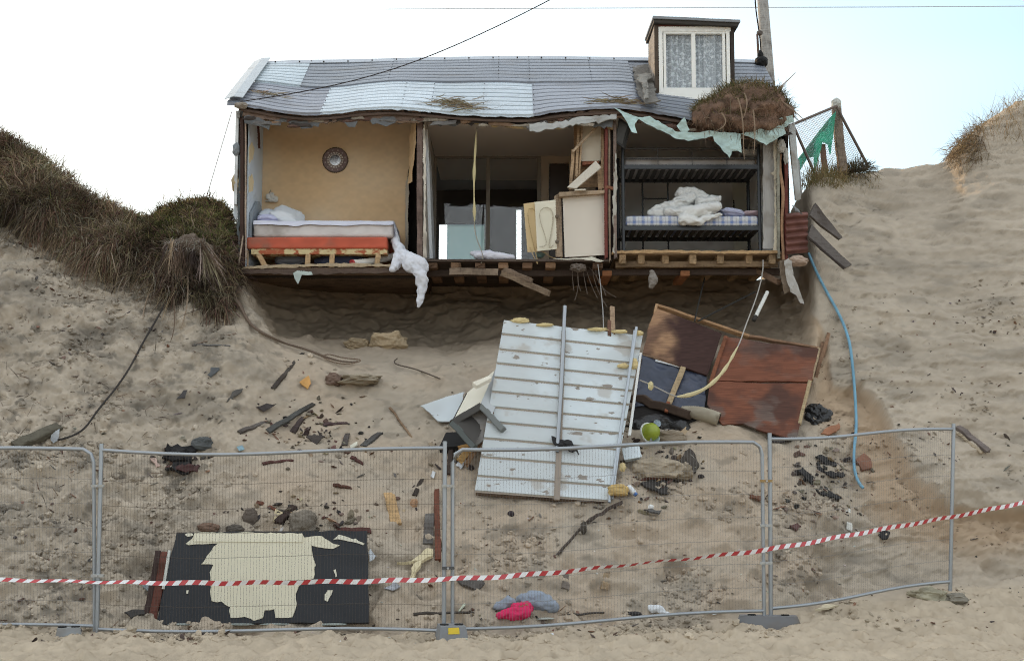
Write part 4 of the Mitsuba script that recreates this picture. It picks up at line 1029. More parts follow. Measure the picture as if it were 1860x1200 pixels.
put('heap', blob([[(P(1190, 383, 20.45), 0.06), (P(1225, 375, 20.4), 0.09), (P(1252, 360, 20.45), 0.10)], [(P(1215, 384, 20.3), 0.06), (P(1250, 388, 20.2), 0.10), (P(1300, 378, 20.2), 0.09)], [(P(1236, 353, 20.5), 0.08), (P(1258, 350, 20.5), 0.08), (P(1280, 362, 20.45), 0.08)], [(P(1275, 368, 20.35), 0.08), (P(1300, 363, 20.35), 0.055), (P(1306, 358, 20.35), 0.03)],
     [(P(1240, 398, 20.15), 0.07), (P(1270, 400, 20.13), 0.06), (P(1308, 390, 20.15), 0.04)], [(P(1180, 388, 20.4), 0.03), (P(1200, 385, 20.35), 0.05)]], 0.055, 4.6, 5, 0.02), (0.68, 0.68, 0.66), 'vc_cloth', k, True)
pillow('pillow', 'lilac pillow beside the white duvet on the lower bunk', P(1330, 387, 20.5), 0.20, 0.18, 0.07, 0.15, 0.1, (0.50, 0.51, 0.66), 5)
pillow('pillow', 'flat pink pillow at the right end of the lower bunk', P(1364, 389, 20.5), 0.14, 0.2, 0.05, 0, 0, (0.58, 0.45, 0.48), 6)
pillow('pillow', 'white pillow at the right end of the upper bunk', P(1362, 279, 20.6), 0.16, 0.2, 0.07, 0, 0, (0.52, 0.52, 0.50), 7)
k = thing('speaker_box', 'black square box hanging askew at the top left of the bunk room', 'speaker')
put('case', slab(PP([(1117, 258), (1132, 268), (1142, 226), (1124, 213)], [19.95, 19.9, 19.9, 19.95]), 0.12), (0.035, 0.035, 0.034), 'vc', k)
put('grille', slab(PP([(1119, 255), (1130, 263), (1139, 229), (1126, 219)], [19.935, 19.885, 19.885, 19.935]), 0.01), (0.06, 0.058, 0.054), 'vc', k)

# ---------------------------------------------------------------- what leans on and hangs round the chalet's right corner
k = thing('rusty_sheeting', 'rust red corrugated sheet wrapped round the base of the chalet corner', 'corrugated sheet')
u_, v_ = np.meshgrid(np.linspace(0, 1, 12), np.linspace(0, 1, 61), indexing='ij')
px_, py_ = 1428 + 42 * u_, 388 + 74 * v_ - 6 * u_
gx = np.stack([P(a, b, 19.92)[None] for a, b in zip(px_.ravel(), py_.ravel())]).reshape(12, 61, 3)
gx[..., 1] += 0.10 * u_ ** 2 + 0.028 * np.cos(v_ * 2 * np.pi * 6)
put('sheet', thicken(gx, np.array([0, -0.01, 0])), (0.145, 0.065, 0.052), 'vc', k, var=0.5)
put('rolled_end', lump(P(1449, 474, 19.9), (0.15, 0.12, 0.08), 5, 0.35, 2, 3), (0.36, 0.27, 0.21), 'vc_dirt', k, label='orange and white crumpled end')
k = thing('felt_scrap', 'crumpled dark grey roofing felt above the rusty sheet', 'roofing felt')
put('scrap', flat(PP([(1424, 360), (1437, 362), (1447, 372), (1459, 387), (1446, 386), (1432, 378), (1426, 372)], [19.8, 19.7, 19.9, 19.8, 19.7, 19.9, 19.8]), 0.015, 0.01, 0.05, 5, edge=0.05, amp=0.05, freq=6), (0.15, 0.145, 0.14), 'vc', k)
k = thing('leaning_board', 'short curved dark board leaning on the sand right of the chalet', 'board')
put('plank', slab(np.array([P(1470, 392, 20.1), P(1526, 434, 20.35), P(1531, 431, 20.4), P(1481, 369, 20.4)]), 0.035, 8, 3, 0.05, 2), (0.10, 0.085, 0.075), 'vc_wood', k)
k = thing('leaning_board', 'long dark board sloping down the sand right of the chalet', 'board')
put('plank', slab(np.array([P(1468, 428, 19.95), P(1536, 486, 19.95), P(1548, 480, 20.0), P(1474, 408, 20.1)]), 0.04, 8, 2, 0.03, 2), (0.115, 0.10, 0.09), 'vc_wood', k)
put('edge_strip', beam(P(1470, 434, 19.88), P(1533, 488, 19.88), 0.03, 0.03, (0, 1, 0), 6), (0.04, 0.032, 0.028), 'vc_wood', k)
k = thing('hanging_cloth', 'dirty white cloth hanging below the right corner of the chalet', 'cloth')
put('cloth', flat(PP([(1424, 474), (1436, 468), (1442, 500), (1453, 530), (1461, 552), (1454, 550), (1446, 536), (1436, 530), (1428, 505)], 19.85), 0.006, 0.005, 0.05, 7, edge=0.04, amp=0.06, freq=5), (0.42, 0.40, 0.37), 'vc_cloth', k)
put('brown_flap', flat(PP([(1415, 474), (1430, 472), (1438, 500), (1436, 528), (1426, 534), (1419, 510)], 19.93), 0.008, 0.006, 0.05, 8, edge=0.05, amp=0.05, freq=5), (0.20, 0.155, 0.115), 'vc_cloth', k)
k = thing('fallen_timber', 'brown joist end poking out under the right corner of the chalet', 'timber')
put('timber', beam(P(1362, 486, 20.4), P(1414, 512, 20.0), 0.10, 0.08, (0, 0, 1), jag=0.02), (0.16, 0.10, 0.065), 'vc_wood', k)
k = thing('fallen_timber', 'broken pale board dangling under the middle of the chalet', 'timber')
put('timber', beam(P(912, 496, 20.1), P(997, 533, 19.9), 0.09, 0.06, (0, 1, 0.3), 4, 0.006, jag=0.02), (0.26, 0.19, 0.13), 'vc_wood', k)
put('timber', beam(P(915, 489, 20.06), P(966, 510, 19.93), 0.07, 0.03, (0, 1, 0.3), 4, 0.006, jag=0.02), (0.22, 0.16, 0.115), 'vc_wood', k)
k = thing('white_pipe', 'white plastic pipe leaning below the right corner of the chalet', 'pipe')
put('pipe', tube([P(1394, 530, 20.0), P(1373, 574, 19.8)], 0.028, 10), (0.66, 0.66, 0.62), 'vc', k, True)
put('dark_end', tube([P(1373, 574, 19.8), P(1369, 582, 19.76)], 0.031, 10), (0.04, 0.035, 0.03), 'vc', k, True)
k = thing('dangling_clod', 'pale rag clod hanging from a joist under the bunk room', 'rag')
put('rag', blob([[(P(1184, 494, 20.0), 0.03), (P(1186, 508, 20.0), 0.07), (P(1183, 520, 20.0), 0.03)]], 0.02, 9, 2, 0.02), (0.22, 0.195, 0.17), 'vc', k)
for lab, pts, r in (('thin dark wire running from the bunk room floor into the sand recess', [(1280, 505, 20.6), (1268, 555, 20.0), (1262, 583, 19.2)], 0.012), ('dark straight bar sloping through the recess below the bunk room', [(1372, 530, 20.3), (1320, 556, 20.0), (1268, 583, 19.3)], 0.014),
                    ('pale wire hanging straight down beside the white cladding panel', [(1086, 480, 20.0), (1092, 530, 19.6), (1096, 598, 18.6)], 0.007)):
    k = thing('hanging_wire', lab, 'wire')
    put('wire', tube([P(*q) for q in pts], r, 5, 12), (0.03, 0.028, 0.025) if 'dark' in lab else (0.32, 0.31, 0.29), 'vc', k)
k = thing('hanging_cable', 'long cable with yellow foam sagging from the bunk room to the red panel', 'cable')
cab = [P(1386, 472, 19.95), P(1372, 545, 19.2), P(1355, 590, 18.6), P(1340, 630, 17.75), P(1318, 668, 17.35), P(1288, 700, 17.15), P(1256, 716, 17.05), P(1230, 720, 17.0), P(1214, 714, 17.0), P(1190, 702, 17.0), P(1162, 690, 17.0)]
put('wire', tube(cab, 0.009, 5, 60), (0.33, 0.31, 0.28), 'vc', k)
put('foam_crust', tube(cab[3:8], [0.008, 0.014, 0.022, 0.012, 0.026, 0.018, 0.028, 0.02, 0.026, 0.03, 0.012], 7, 40), (0.50, 0.43, 0.25), 'vc', k)
put('foam_crust', lump(P(1182, 700, 16.97), (0.035, 0.03, 0.05), 3, 0.4, 2, 2), (0.52, 0.45, 0.25), 'vc', k)
k = thing('blue_rope', 'bright blue rope hanging down the sand from the chalet corner', 'rope')
rp = []
for a, b in ((1468, 465), (1478, 490), (1498, 530), (1521, 572), (1537, 610), (1545, 650), (1550, 700), (1553, 750), (1552, 800), (1550, 850), (1556, 875), (1566, 890)):
    q, n = G(a, b)
    rp.append(q + np.array([0, -0.05, 0.03]))
put('rope', tube(rp, 0.021, 8, 90), (0.16, 0.32, 0.43), 'vc', k, True, var=0.2)

# ---------------------------------------------------------------- pole, wires, and the mesh barrier behind
k = thing('utility_pole', 'weathered grey utility pole leaning behind the right end of the roof', 'pole')
a, b = P(1396, 150, 25.4), P(1381, -60, 25.4)
put('shaft', tube([a - (b - a) * 1.3, a, b], [0.135, 0.125, 0.098], 14), (0.36, 0.345, 0.32), 'vc_wood', k, True)
put('cable', tube([P(1372, -20, 25.15), P(1376, 40, 25.15), P(1379, 60, 25.15), P(1382, 105, 25.15)], 0.014, 5, 16), (0.03, 0.028, 0.026), 'vc', k)
put('conduit', tube([P(1375.5, 62, 25.12), P(1377.5, 100, 25.12)], 0.022, 6), (0.09, 0.06, 0.05), 'vc', k)
put('insulator', lump(P(1380, 60, 25.15), (0.06, 0.06, 0.05), 1, 0.2, 2, 2), (0.10, 0.085, 0.075), 'vc', k)
for lab, pts, r, c_ in (('thick black cable rising from the left roof corner out of the picture', [(437, 185, 19.6), (520, 172, 19.8), (620, 152, 20.0), (740, 117, 20.3), (860, 68, 20.6), (1003, -2, 21.0), (1120, -66, 21.3)], 0.009, (0.035, 0.03, 0.03)),
                       ('very thin wire crossing the sky level with the top edge', [(700, 17, 40), (1000, 15.5, 40), (1400, 14, 40), (1900, 11.5, 40), (2300, 8, 40)], 0.011, (0.3, 0.3, 0.3)), ('thin guy wire slanting from the left roof corner down to the grass', [(421, 203, 19.9), (374, 362, 21.1)], 0.006, (0.22, 0.2, 0.19))):
    k = thing('overhead_wire', lab, 'wire')
    put('wire', tube([P(*q) for q in pts], r, 5, 40 if len(pts) > 2 else None), c_, 'vc', k)
k = thing('mesh_barrier', 'tilted rusty wire mesh panel on the dune top right of the chalet', 'fence panel')
q = [P(1440, 226, 22.6), P(1519, 193, 22.9), P(1578, 304, 23.6), P(1486, 330, 23.0)]
for i in range(4):
    put('frame_bar', tube([q[i], q[(i + 1) % 4]], 0.024, 7), (0.15, 0.12, 0.105), 'vc', k)
w = []
for i in range(1, 34):
    f = i / 34
    w.append(tube([q[0] + (q[1] - q[0]) * f, q[3] + (q[2] - q[3]) * min(1, f + 0.0)], 0.0032, 3))
    w.append(tube([q[0] + (q[3] - q[0]) * f, q[1] + (q[2] - q[1]) * f], 0.0032, 3))
put('wire_mesh', cat(w), (0.20, 0.19, 0.18), 'vc', k, stuff=True)
k = thing('green_netting', 'torn green netting draped inside the mesh panel on the dune top', 'netting')
nv = []
poly = Polygon([(1447, 292), (1470, 262), (1500, 222), (1518, 203), (1515, 235), (1508, 285), (1503, 262), (1494, 258), (1484, 300), (1479, 314), (1478, 285), (1466, 288), (1452, 312)])
for i in range(70):
    for dd in (0, 1):
        ln = shapely.LineString([(1430 + i * 1.7, 195), (1430 + i * 1.7 - 10, 330)] if dd else [(1430, 195 + i * 2), (1535, 185 + i * 2)])
        z = ln.intersection(poly)
        for s in getattr(z, 'geoms', [z]):
            if s.geom_type == 'LineString' and s.length > 2:
                c_ = np.array(s.coords)
                m_ = np.linspace(c_[0], c_[-1], 8)
                yy = 22.9 + 0.12 * (mfbm(np.stack([m_[:, 0] * 0.06, m_[:, 1] * 0.06, 0 * m_[:, 0]], -1), 2, 3) - 0.5)
                nv.append(tube(np.array([P(p_[0], p_[1], y_) for p_, y_ in zip(m_, yy)]), 0.0085, 3))
put('net', cat(nv), (0.10, 0.48, 0.34), 'vc', k, var=0.3)
k = thing('wooden_post', 'tall weathered wooden post with pale tip beside the green netting', 'post')
put('post', beam(P(1530, 312, 23.1), P(1519, 192, 23.1), 0.15, 0.13, (0, 1, 0), 6, 0.008, jag=0.02), (0.22, 0.17, 0.13), 'vc_wood', k)
put('tip', lump(P(1519, 190, 23.05), (0.09, 0.08, 0.11), 3, 0.3, 2, 2), (0.40, 0.40, 0.36), 'vc', k)
k = thing('wooden_post', 'short brown wooden post inside the green netting', 'post')
put('post', beam(P(1499, 316, 23.0), P(1494, 263, 23.0), 0.09, 0.08, (0, 1, 0), 4, 0.006), (0.17, 0.10, 0.075), 'vc_wood', k)

# ---------------------------------------------------------------- the fallen white cladding panel
def plane_quad(pts, Ys):
    return PP(pts, Ys)


bl, bn = G(862, 895); br, _ = G(1108, 912)
yb_ = min(bl[1], br[1]) - 0.02
k = thing('cladding_panel', 'big section of white shiplap wall leaning on the sand slope under the chalet', 'wall panel')
WP = np.array([P(862, 894, yb_), P(1108, 912, yb_ + 0.03), P(1167, 612, yb_ + 1.15), P(915, 584, yb_ + 1.10)])
wn = unit(np.cross(WP[1] - WP[0], WP[3] - WP[0]))
wn = wn if wn[1] < 0 else -wn
def on_w(u, v, h=0.0):
    return (WP[0] * (1 - u) + WP[1] * u) * (1 - v) + (WP[3] * (1 - u) + WP[2] * u) * v + wn * h
put('backing', slab(np.array([on_w(0.01, 0.0, -0.03), on_w(0.99, 0.0, -0.03), on_w(0.99, 0.99, -0.03), on_w(0.01, 0.99, -0.03)]), 0.05), (0.17, 0.12, 0.085), 'vc_wood', k)
vb = np.array([0, 0.085, 0.19, 0.295, 0.39, 0.475, 0.565, 0.65, 0.735, 0.82, 0.915, 1.0])
for i in range(11):
    a, b = vb[i], vb[i + 1]
    g_ = np.zeros((9, 4, 3))
    for ii, u in enumerate(np.linspace(0.0, 1.0, 9)):
        for jj, (v, h) in enumerate(((a + 0.006, 0.0), (a + 0.008, 0.034), (a + (b - a) * 0.5, 0.026), (b + 0.008, 0.006))):
            g_[ii, jj] = on_w(u, v, h)
    g_ += wn * (0.006 * (mfbm(g_ * 2.5 + i, 2, i)[..., None] - 0.5))
    put('board', thicken(g_, wn * 0.006), mat='shabby_white', parent=k)
    put('dirt_groove', slab(np.array([on_w(0.003, a - 0.001, 0.012), on_w(0.997, a - 0.001, 0.012), on_w(0.997, a + 0.010, 0.018), on_w(0.003, a + 0.010, 0.018)]), 0.004), (0.34, 0.29, 0.235), 'vc', k)
def pw(px, py, h=0.0):
    return on_plane(px, py, WP[0] + wn * h, wn)
put('batten', slab(np.array([pw(1006, 906, 0.045), pw(1017, 907, 0.045), pw(1028, 600, 0.045), pw(1020, 600, 0.045)]), 0.03), (0.27, 0.225, 0.185), 'vc', k, label='dirt covered joint strip down the middle of the panel')
put('conduit', tube([pw(1012, 820, 0.07), pw(1020, 690, 0.07), pw(1026, 556, 0.07)], 0.026, 8), (0.36, 0.38, 0.40), 'vc_metal', k, True)
put('conduit', tube([pw(1107, 912, 0.065), pw(1156, 594, 0.065)], 0.02, 8), (0.42, 0.45, 0.48), 'vc_metal', k, True)
put('conduit', tube([pw(1113, 906, 0.065), pw(1152, 600, 0.075)], 0.013, 8), (0.40, 0.43, 0.46), 'vc_metal', k, True)
put('white_edge', slab(np.array([pw(1141, 790, 0.03), pw(1146, 790, 0.03), pw(1166, 640, 0.03), pw(1162, 640, 0.03)]), 0.02), (0.62, 0.62, 0.60), 'vc', k)
for i, (a, b, w, h) in enumerate(((945, 582, 22, 7), (990, 590, 20, 5), (1085, 598, 24, 5), (1125, 602, 20, 5), (1160, 605, 12, 7), (1132, 664, 14, 7), (1152, 661, 9, 14), (1131, 848, 8, 12))):
    put('foam', lump(pw(a, b, 0.02), (w * 0.0055, 0.03, h * 0.005), i, 0.45, 2.5, 2), (0.56, 0.45, 0.23), 'vc', k)
put('black_rag', flat(np.array([pw(a, b, 0.07) for a, b in ((1002, 792), (1013, 797), (1032, 800), (1052, 825), (1030, 815), (1012, 812), (1005, 806))]), 0.03, 0.012, 0.04, 4, edge=0.05, amp=0.05, freq=9), (0.02, 0.019, 0.019), 'vc', k)

# the box that fell on its side, left of it
k = thing('fallen_cabinet', 'overturned cabinet with white top wedged against the left edge of the cladding panel', 'cabinet')
A, B_, Cc, Dd, E = P(821, 764, 17.2), P(873, 733, 17.35), P(899, 672, 17.95), P(846, 715, 17.8), P(862, 808, 17.0)
put('white_side', slab(np.array([A, B_, Cc, Dd]), 0.03), (0.60, 0.57, 0.48), 'vc', k)
off = E - A
dn = np.array([0, 0.03, -0.03])
put('frame_bar', beam(A + dn, B_ + dn, 0.09, 0.09, (0, 1, 0)), (0.07, 0.065, 0.06), 'vc', k)
put('frame_bar', beam(A + dn, E + dn, 0.08, 0.09, (0, 1, 0)), (0.09, 0.10, 0.095), 'vc', k)
put('frame_bar', beam(B_ + dn, B_ + off + dn, 0.08, 0.09, (0, 1, 0)), (0.16, 0.17, 0.165), 'vc', k)
put('inner_panel', slab(np.array([A, E, E + (B_ - A), B_]) + np.array([0, 0.16, 0]), 0.02, 6, 6, 0.06, 5), (0.24, 0.225, 0.21), 'vc_dirt', k)
put('side_panel', slab(np.array([B_, Cc, Cc + off * 0.5, B_ + off * 0.5]), 0.02), (0.42, 0.44, 0.45), 'vc', k)
put('back_panel', slab(np.array([A, Dd, Dd + off, E]), 0.02), (0.06, 0.055, 0.05), 'vc', k)
k = thing('white_sheet', 'dirty white board lying left of the overturned cabinet', 'board')
q = [(765, 744), (800, 732), (842, 717), (838, 745), (826, 771), (796, 771), (780, 757)]
put('sheet', flat(np.array([G(a, b)[0] + G(a, b)[1] * 0.07 for a, b in q]), 0.015, 0.006, 0.06, 4), mat='shabby_white', parent=k)
k = thing('loose_shelf', 'small pale shelf with brown edge sticking out above the overturned cabinet', 'shelf')
put('shelf', slab(PP([(858, 694), (866, 700), (893, 686), (888, 682)], [17.3, 17.2, 17.4, 17.6]), 0.05), (0.58, 0.54, 0.45), 'vc', k)
k = thing('black_crate', 'black plastic crate half under the overturned cabinet', 'crate')
q = [G(798, 815)[0], G(858, 812)[0]]
put('crate', slab(np.array([q[0] + [0, -0.1, 0.02], q[1] + [0, -0.1, 0.02], q[1] + [0.0, 0.1, 0.22], q[0] + [0.08, 0.1, 0.22]]), 0.3), (0.018, 0.018, 0.018), 'vc', k)
k = thing('yellow_timber', 'orange yellow broken timber at the lower left corner of the cladding panel', 'timber')
for a, b, w, c_ in (((836, 845), (866, 815), 0.09, (0.50, 0.31, 0.12)), ((848, 852), (872, 818), 0.06, (0.34, 0.20, 0.11)), ((835, 822), (866, 822), 0.06, (0.42, 0.25, 0.10))):
    put('piece', beam(G(*a)[0] + [0, -0.06, 0.06], G(*b)[0] + [0, -0.1, 0.10], w, 0.04, (0, 1, 0), jag=0.02), c_, 'vc_wood', k)
k = thing('brown_slat', 'short brown slat poking from behind the left edge of the cladding panel', 'slat')
put('slat', beam(pw(882, 749, 0.01), pw(897, 748, 0.03), 0.045, 0.03, (0, 1, 0)), (0.16, 0.09, 0.06), 'vc_wood', k)
k = thing('upright_stake', 'thin pale timber standing up behind the top of the cladding panel', 'stake')
put('stake', beam(P(1114, 640, 17.9), P(1112, 558, 18.2), 0.065, 0.04, (0, 1, 0), jag=0.01), (0.34, 0.24, 0.16), 'vc_wood', k)
put('stub', beam(P(1106, 620, 17.95), P(1107, 584, 18.1), 0.05, 0.04, (0, 1, 0), jag=0.02), (0.15, 0.08, 0.055), 'vc_wood', k)

# ---------------------------------------------------------------- the rust brown wall section
k = thing('brown_wall_section', 'collapsed rust brown plywood wall section with torn blue lining right of the white panel', 'wall panel')
fb, _ = G(1400, 800)
yb2_ = fb[1] - 0.05
RO = P(1400, 798, yb2_)
rn = unit(np.cross(P(1480, 640, yb2_ + 0.95) - RO, P(1190, 562, yb2_ + 1.35) - RO))
rn = rn if rn[1] < 0 else -rn
def pr(px, py, h=0.0):
    return on_plane(px, py, RO + rn * h, rn)
def prs(pts, h=0.0):
    return np.array([pr(a, b, h) for a, b in pts])
put('ply_sheet', flat(prs([(1316, 612), (1400, 625), (1487, 634), (1478, 668), (1474, 694), (1300, 692), (1292, 690)], 0.03), 0.03, 0.004, 0.1, 1), mat='red_ply', parent=k)
put('ply_sheet', flat(prs([(1290, 692), (1380, 697), (1474, 697), (1446, 797), (1420, 793), (1390, 785), (1350, 770), (1312, 772), (1284, 735)], 0.035), 0.03, 0.005, 0.08, 2), mat='red_ply', parent=k)
put('ply_sheet', flat(prs([(1190, 560), (1250, 583), (1311, 607), (1297, 650), (1284, 682), (1225, 662), (1168, 642), (1176, 600)], 0.035), 0.03, 0.004, 0.1, 3), mat='pale_ply', parent=k, label='paler plywood sheet stained dark on its right half')
put('ridge_batten', beam(pr(1318, 612, 0.06), pr(1290, 697, 0.06), 0.055, 0.06, rn, 5, 0.004), (0.20, 0.075, 0.04), 'vc_wood', k)
put('top_rail', beam(pr(1192, 556, 0.0), pr(1360, 612, 0.0), 0.045, 0.08, rn, 6, 0.004, jag=0.02), (0.34, 0.20, 0.105), 'vc_wood', k)
put('top_rail', beam(pr(1360, 612, -0.01), pr(1488, 634, -0.01), 0.04, 0.07, rn, 6, 0.005, jag=0.02), (0.22, 0.13, 0.08), 'vc_wood', k)
put('corner_peg', beam(pr(1189, 568, 0.03), pr(1193, 553, 0.03), 0.04, 0.04, rn), (0.40, 0.25, 0.14), 'vc_wood', k)
put('side_batten', beam(pr(1487, 634, 0.0), pr(1474, 690, 0.0), 0.045, 0.07, rn, 4, 0.004), (0.36, 0.27, 0.17), 'vc_wood', k)
put('side_batten', beam(pr(1470, 695, 0.02), pr(1452, 770, 0.02), 0.05, 0.07, rn, 4, 0.004, jag=0.03), (0.38, 0.29, 0.17), 'vc_wood', k)
put('side_batten', beam(pr(1505, 606, -0.25), pr(1478, 700, -0.25), 0.05, 0.05, rn, 5, 0.01), (0.24, 0.14, 0.085), 'vc_wood', k)
put('side_batten', beam(pr(1498, 616, -0.3), pr(1490, 660, -0.3), 0.10, 0.02, rn, 3, 0.01, jag=0.04), (0.26, 0.16, 0.10), 'vc_wood', k)
put('lining', flat(prs([(1160, 644), (1220, 663), (1284, 684), (1279, 745), (1250, 750), (1212, 742), (1180, 735), (1152, 738), (1155, 690)], 0.0), 0.01, 0.006, 0.08, 5, edge=0.05, amp=0.06, freq=5), (0.036, 0.044, 0.07), 'vc_gloss', k, True, var=0.3, label='torn dark blue plastic lining')
put('white_flap', flat(prs([(1191, 648), (1236, 661), (1234, 667), (1190, 656)], 0.03), 0.01, 0.003, 0.05, 6), (0.55, 0.56, 0.56), 'vc', k)
put('cross_rail', beam(pr(1168, 645, 0.02), pr(1240, 668, 0.02), 0.03, 0.04, rn, 4), (0.20, 0.13, 0.085), 'vc_wood', k)
put('stud', beam(pr(1241, 668, 0.04), pr(1213, 738, 0.04), 0.075, 0.05, rn, 5, 0.004), (0.40, 0.30, 0.18), 'vc_wood', k)
put('stud', beam(pr(1163, 650, 0.03), pr(1144, 775, 0.03), 0.04, 0.06, rn, 5, 0.004), (0.24, 0.18, 0.125), 'vc_wood', k)
put('red_scrap', beam(pr(1214, 730, 0.06), pr(1210, 748, 0.06), 0.05, 0.03, rn), (0.26, 0.09, 0.045), 'vc_wood', k)
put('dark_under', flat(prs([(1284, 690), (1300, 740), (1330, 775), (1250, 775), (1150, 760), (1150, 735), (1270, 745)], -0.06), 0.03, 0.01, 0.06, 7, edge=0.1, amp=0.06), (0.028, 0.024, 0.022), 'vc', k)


# ---------------------------------------------------------------- things lying on the sand
def stick(name, lab, catg, pts, w, col, t=0.035, mat='vc_wood', lift=0.12, group=None, part='piece', jag=0.03, taper=0.75, seed=0):
    k = thing(name, lab, catg, group)
    a, n = G(*pts[0]); b, n2 = G(*pts[-1])
    nn = unit(n + n2)
    put(part, beam(a + nn * t * lift, b + nn * t * lift, w, t, nn, 5, 0.008, jag=jag, taper=taper, seed=seed), col, mat, k, var=0.4)
    return k


def scrap(name, lab, catg, pts, col, t=0.02, amp=0.04, mat='vc', lift=0.03, freq=6, jag=0.012, part='piece', edge=0.05, var=0.35, smooth=False):
    k = thing(name, lab, catg)
    q = []
    for a, b in pts:
        o, n = G(a, b); q.append(o + n * lift)
    put(part, flat(np.array(q), t, jag, 0.05, len(scene) % 50, edge=edge, amp=amp, freq=freq), col, mat, k, var=var, smooth=smooth)
    return k


def stone(name, lab, catg, px, py, rx, rz, col, seed, amp=0.22, mat='vc', sub=3, rot=0.0, ry=None, sink=0.35, sq=0.8):
    k = thing(name, lab, catg)
    o, n = G(px, py)
    s = o[1] / FOC
    put('body', lump(o + n * 0.0 + [0, -ry * 0.2 if ry else -rx * s * 0.25, 0], (rx * s, ry or rx * s * 0.8, rz * s), seed, amp * 1.5, 1.9, max(sub, 4), 0, tilt=0, sq=sq), col, mat, k, False, var=0.35)
    return k


BLK, DRK, RST = (0.018, 0.017, 0.017), (0.045, 0.036, 0.03), (0.14, 0.055, 0.035)
# fallen black slab with torn cream facing
b0, _ = G(480, 1136)
SY = b0[1] - 0.02
SO = P(480, 1133, SY)
sn = unit(np.cross(P(680, 1131, SY) - SO, P(480, 966, SY + 0.42) - SO))
sn = sn if sn[1] < 0 else -sn
def ps(px, py, h=0.0):
    return on_plane(px, py, SO + sn * h, sn)
def pss(pts, h=0.0):
    return np.array([ps(a, b, h) for a, b in pts])
def cr(pts):
    return [(220 + a * 0.35, 780 + b * 0.35) for a, b in pts]
k = thing('fallen_wall_slab', 'black wall slab with torn cream facing lying behind the middle fence panel', 'wall panel')
put('slab', flat(pss([(322, 968), (480, 966), (667, 965), (669, 1040), (670, 1131), (480, 1132), (286, 1134), (300, 1060)]), 0.06, 0.003, 0.1, 3), (0.030, 0.032, 0.036), 'vc', k, var=0.25)
put('facing', flat(pss(cr([(380, 533), (940, 538), (950, 560), (985, 555), (1040, 552), (1100, 590), (1135, 600), (1100, 615), (1010, 607), (988, 600), (992, 640), (1010, 700), (1000, 770), (925, 805), (908, 850), (905, 935), (890, 970), (800, 975), (795, 930), (745, 935), (735, 975), (690, 990), (640, 970), (570, 975), (565, 920), (520, 890), (470, 890), (462, 840), (465, 770), (460, 740), (480, 700), (415, 700), (450, 650), (505, 590), (420, 594), (350, 600), (335, 590), (372, 565)]), 0.036), 0.008, 0.007, 0.05, 8), (0.60, 0.56, 0.43), 'vc', k, var=0.12, label='torn cream facing left on the black slab')
for q in ([(1100, 570), (1130, 545), (1180, 558), (1265, 590), (1255, 598), (1200, 580), (1140, 570)], [(1100, 728), (1112, 726), (1122, 758), (1114, 765)], [(1072, 832), (1097, 830), (1092, 855), (1070, 892), (1055, 885)], [(330, 545), (370, 535), (375, 548), (345, 556)], [(337, 833), (348, 833), (348, 850), (338, 850)]):
    put('facing_scrap', flat(pss(cr(q), 0.036), 0.007, 0.006, 0.04, 9), (0.60, 0.57, 0.46), 'vc', k)
put('facing_rail', flat(pss(cr([(380, 534), (942, 540), (943, 583), (380, 580)]), 0.045), 0.01), (0.62, 0.58, 0.45), 'vc', k)
put('edge_strip', beam(ps(308, 1000, 0.02), ps(297, 1070, 0.02), 0.03, 0.05, sn), (0.50, 0.50, 0.46), 'vc', k)
for i in range(4):
    put('frayed_foot', lump(ps(330 + i * 85 + 20 * (i % 2), 1133, 0.02), (0.16, 0.03, 0.012), i, 0.4, 2, 2), (0.30, 0.33, 0.31), 'vc', k)
k = thing('rust_red_beam', 'rust red timber lying along the left end of the black slab', 'timber')
put('beam', beam(ps(300, 1006, -0.02), ps(275, 1134, 0.0), 0.12, 0.10, sn, 6, 0.008, jag=0.02), (0.13, 0.048, 0.035), 'vc_wood', k, var=0.5)
put('dark_batten', beam(ps(288, 1004, 0.0), ps(265, 1136, 0.02), 0.06, 0.09, sn, 6, 0.008, jag=0.02), (0.045, 0.028, 0.025), 'vc_wood', k)
# rocks and rubble round it
stone('rock', 'grey brown rock behind the top edge of the black slab', 'rock', 552, 950, 25, 22, (0.17, 0.145, 0.115), 3)
stone('rock', 'small dark rock left of the charred log behind the black slab', 'rock', 455, 940, 13, 17, (0.10, 0.08, 0.065), 4)
stone('rock', 'low brown rock at the top left of the black slab', 'rock', 380, 958, 18, 9, (0.16, 0.10, 0.07), 5)
stone('rock', 'dark grey boulder on the sand above the fence at left', 'rock', 369, 806, 18, 12, (0.075, 0.08, 0.08), 6)
stone('rock', 'brown clod between the two rocks on the black slab top', 'rock', 428, 960, 16, 8, (0.10, 0.085, 0.07), 7)
stick('charred_log', 'charred stub of log with a pale broken side behind the black slab', 'log', [(506, 950), (534, 922)], 0.10, (0.045, 0.03, 0.026), 0.09, jag=0.02)
scrap('pale_splinter', 'cream splinter lying against the charred log', 'wood scrap', [(495, 945), (500, 928), (512, 932), (503, 947)], (0.58, 0.48, 0.30), 0.02, 0.02)
stick('red_splinter', 'dark red sliver left of the charred log', 'wood scrap', [(469, 914), (500, 925)], 0.05, RST)
stick('red_splinter', 'dark red sliver on the top right corner of the black slab', 'wood scrap', [(615, 966), (672, 964)], 0.09, (0.09, 0.035, 0.03), 0.05)
stick('orange_plank', 'pale orange plank lying upright on the sand right of the black slab', 'plank', [(706, 896), (720, 952)], 0.13, (0.46, 0.30, 0.15), 0.03, taper=1.0, jag=0.004)
stone('orange_stone', 'small orange stone right of the orange plank', 'stone', 752, 914, 7, 9, (0.40, 0.24, 0.14), 8)
k = thing('foam_sheet', 'torn curl of pale yellow foam right of the black slab', 'foam')
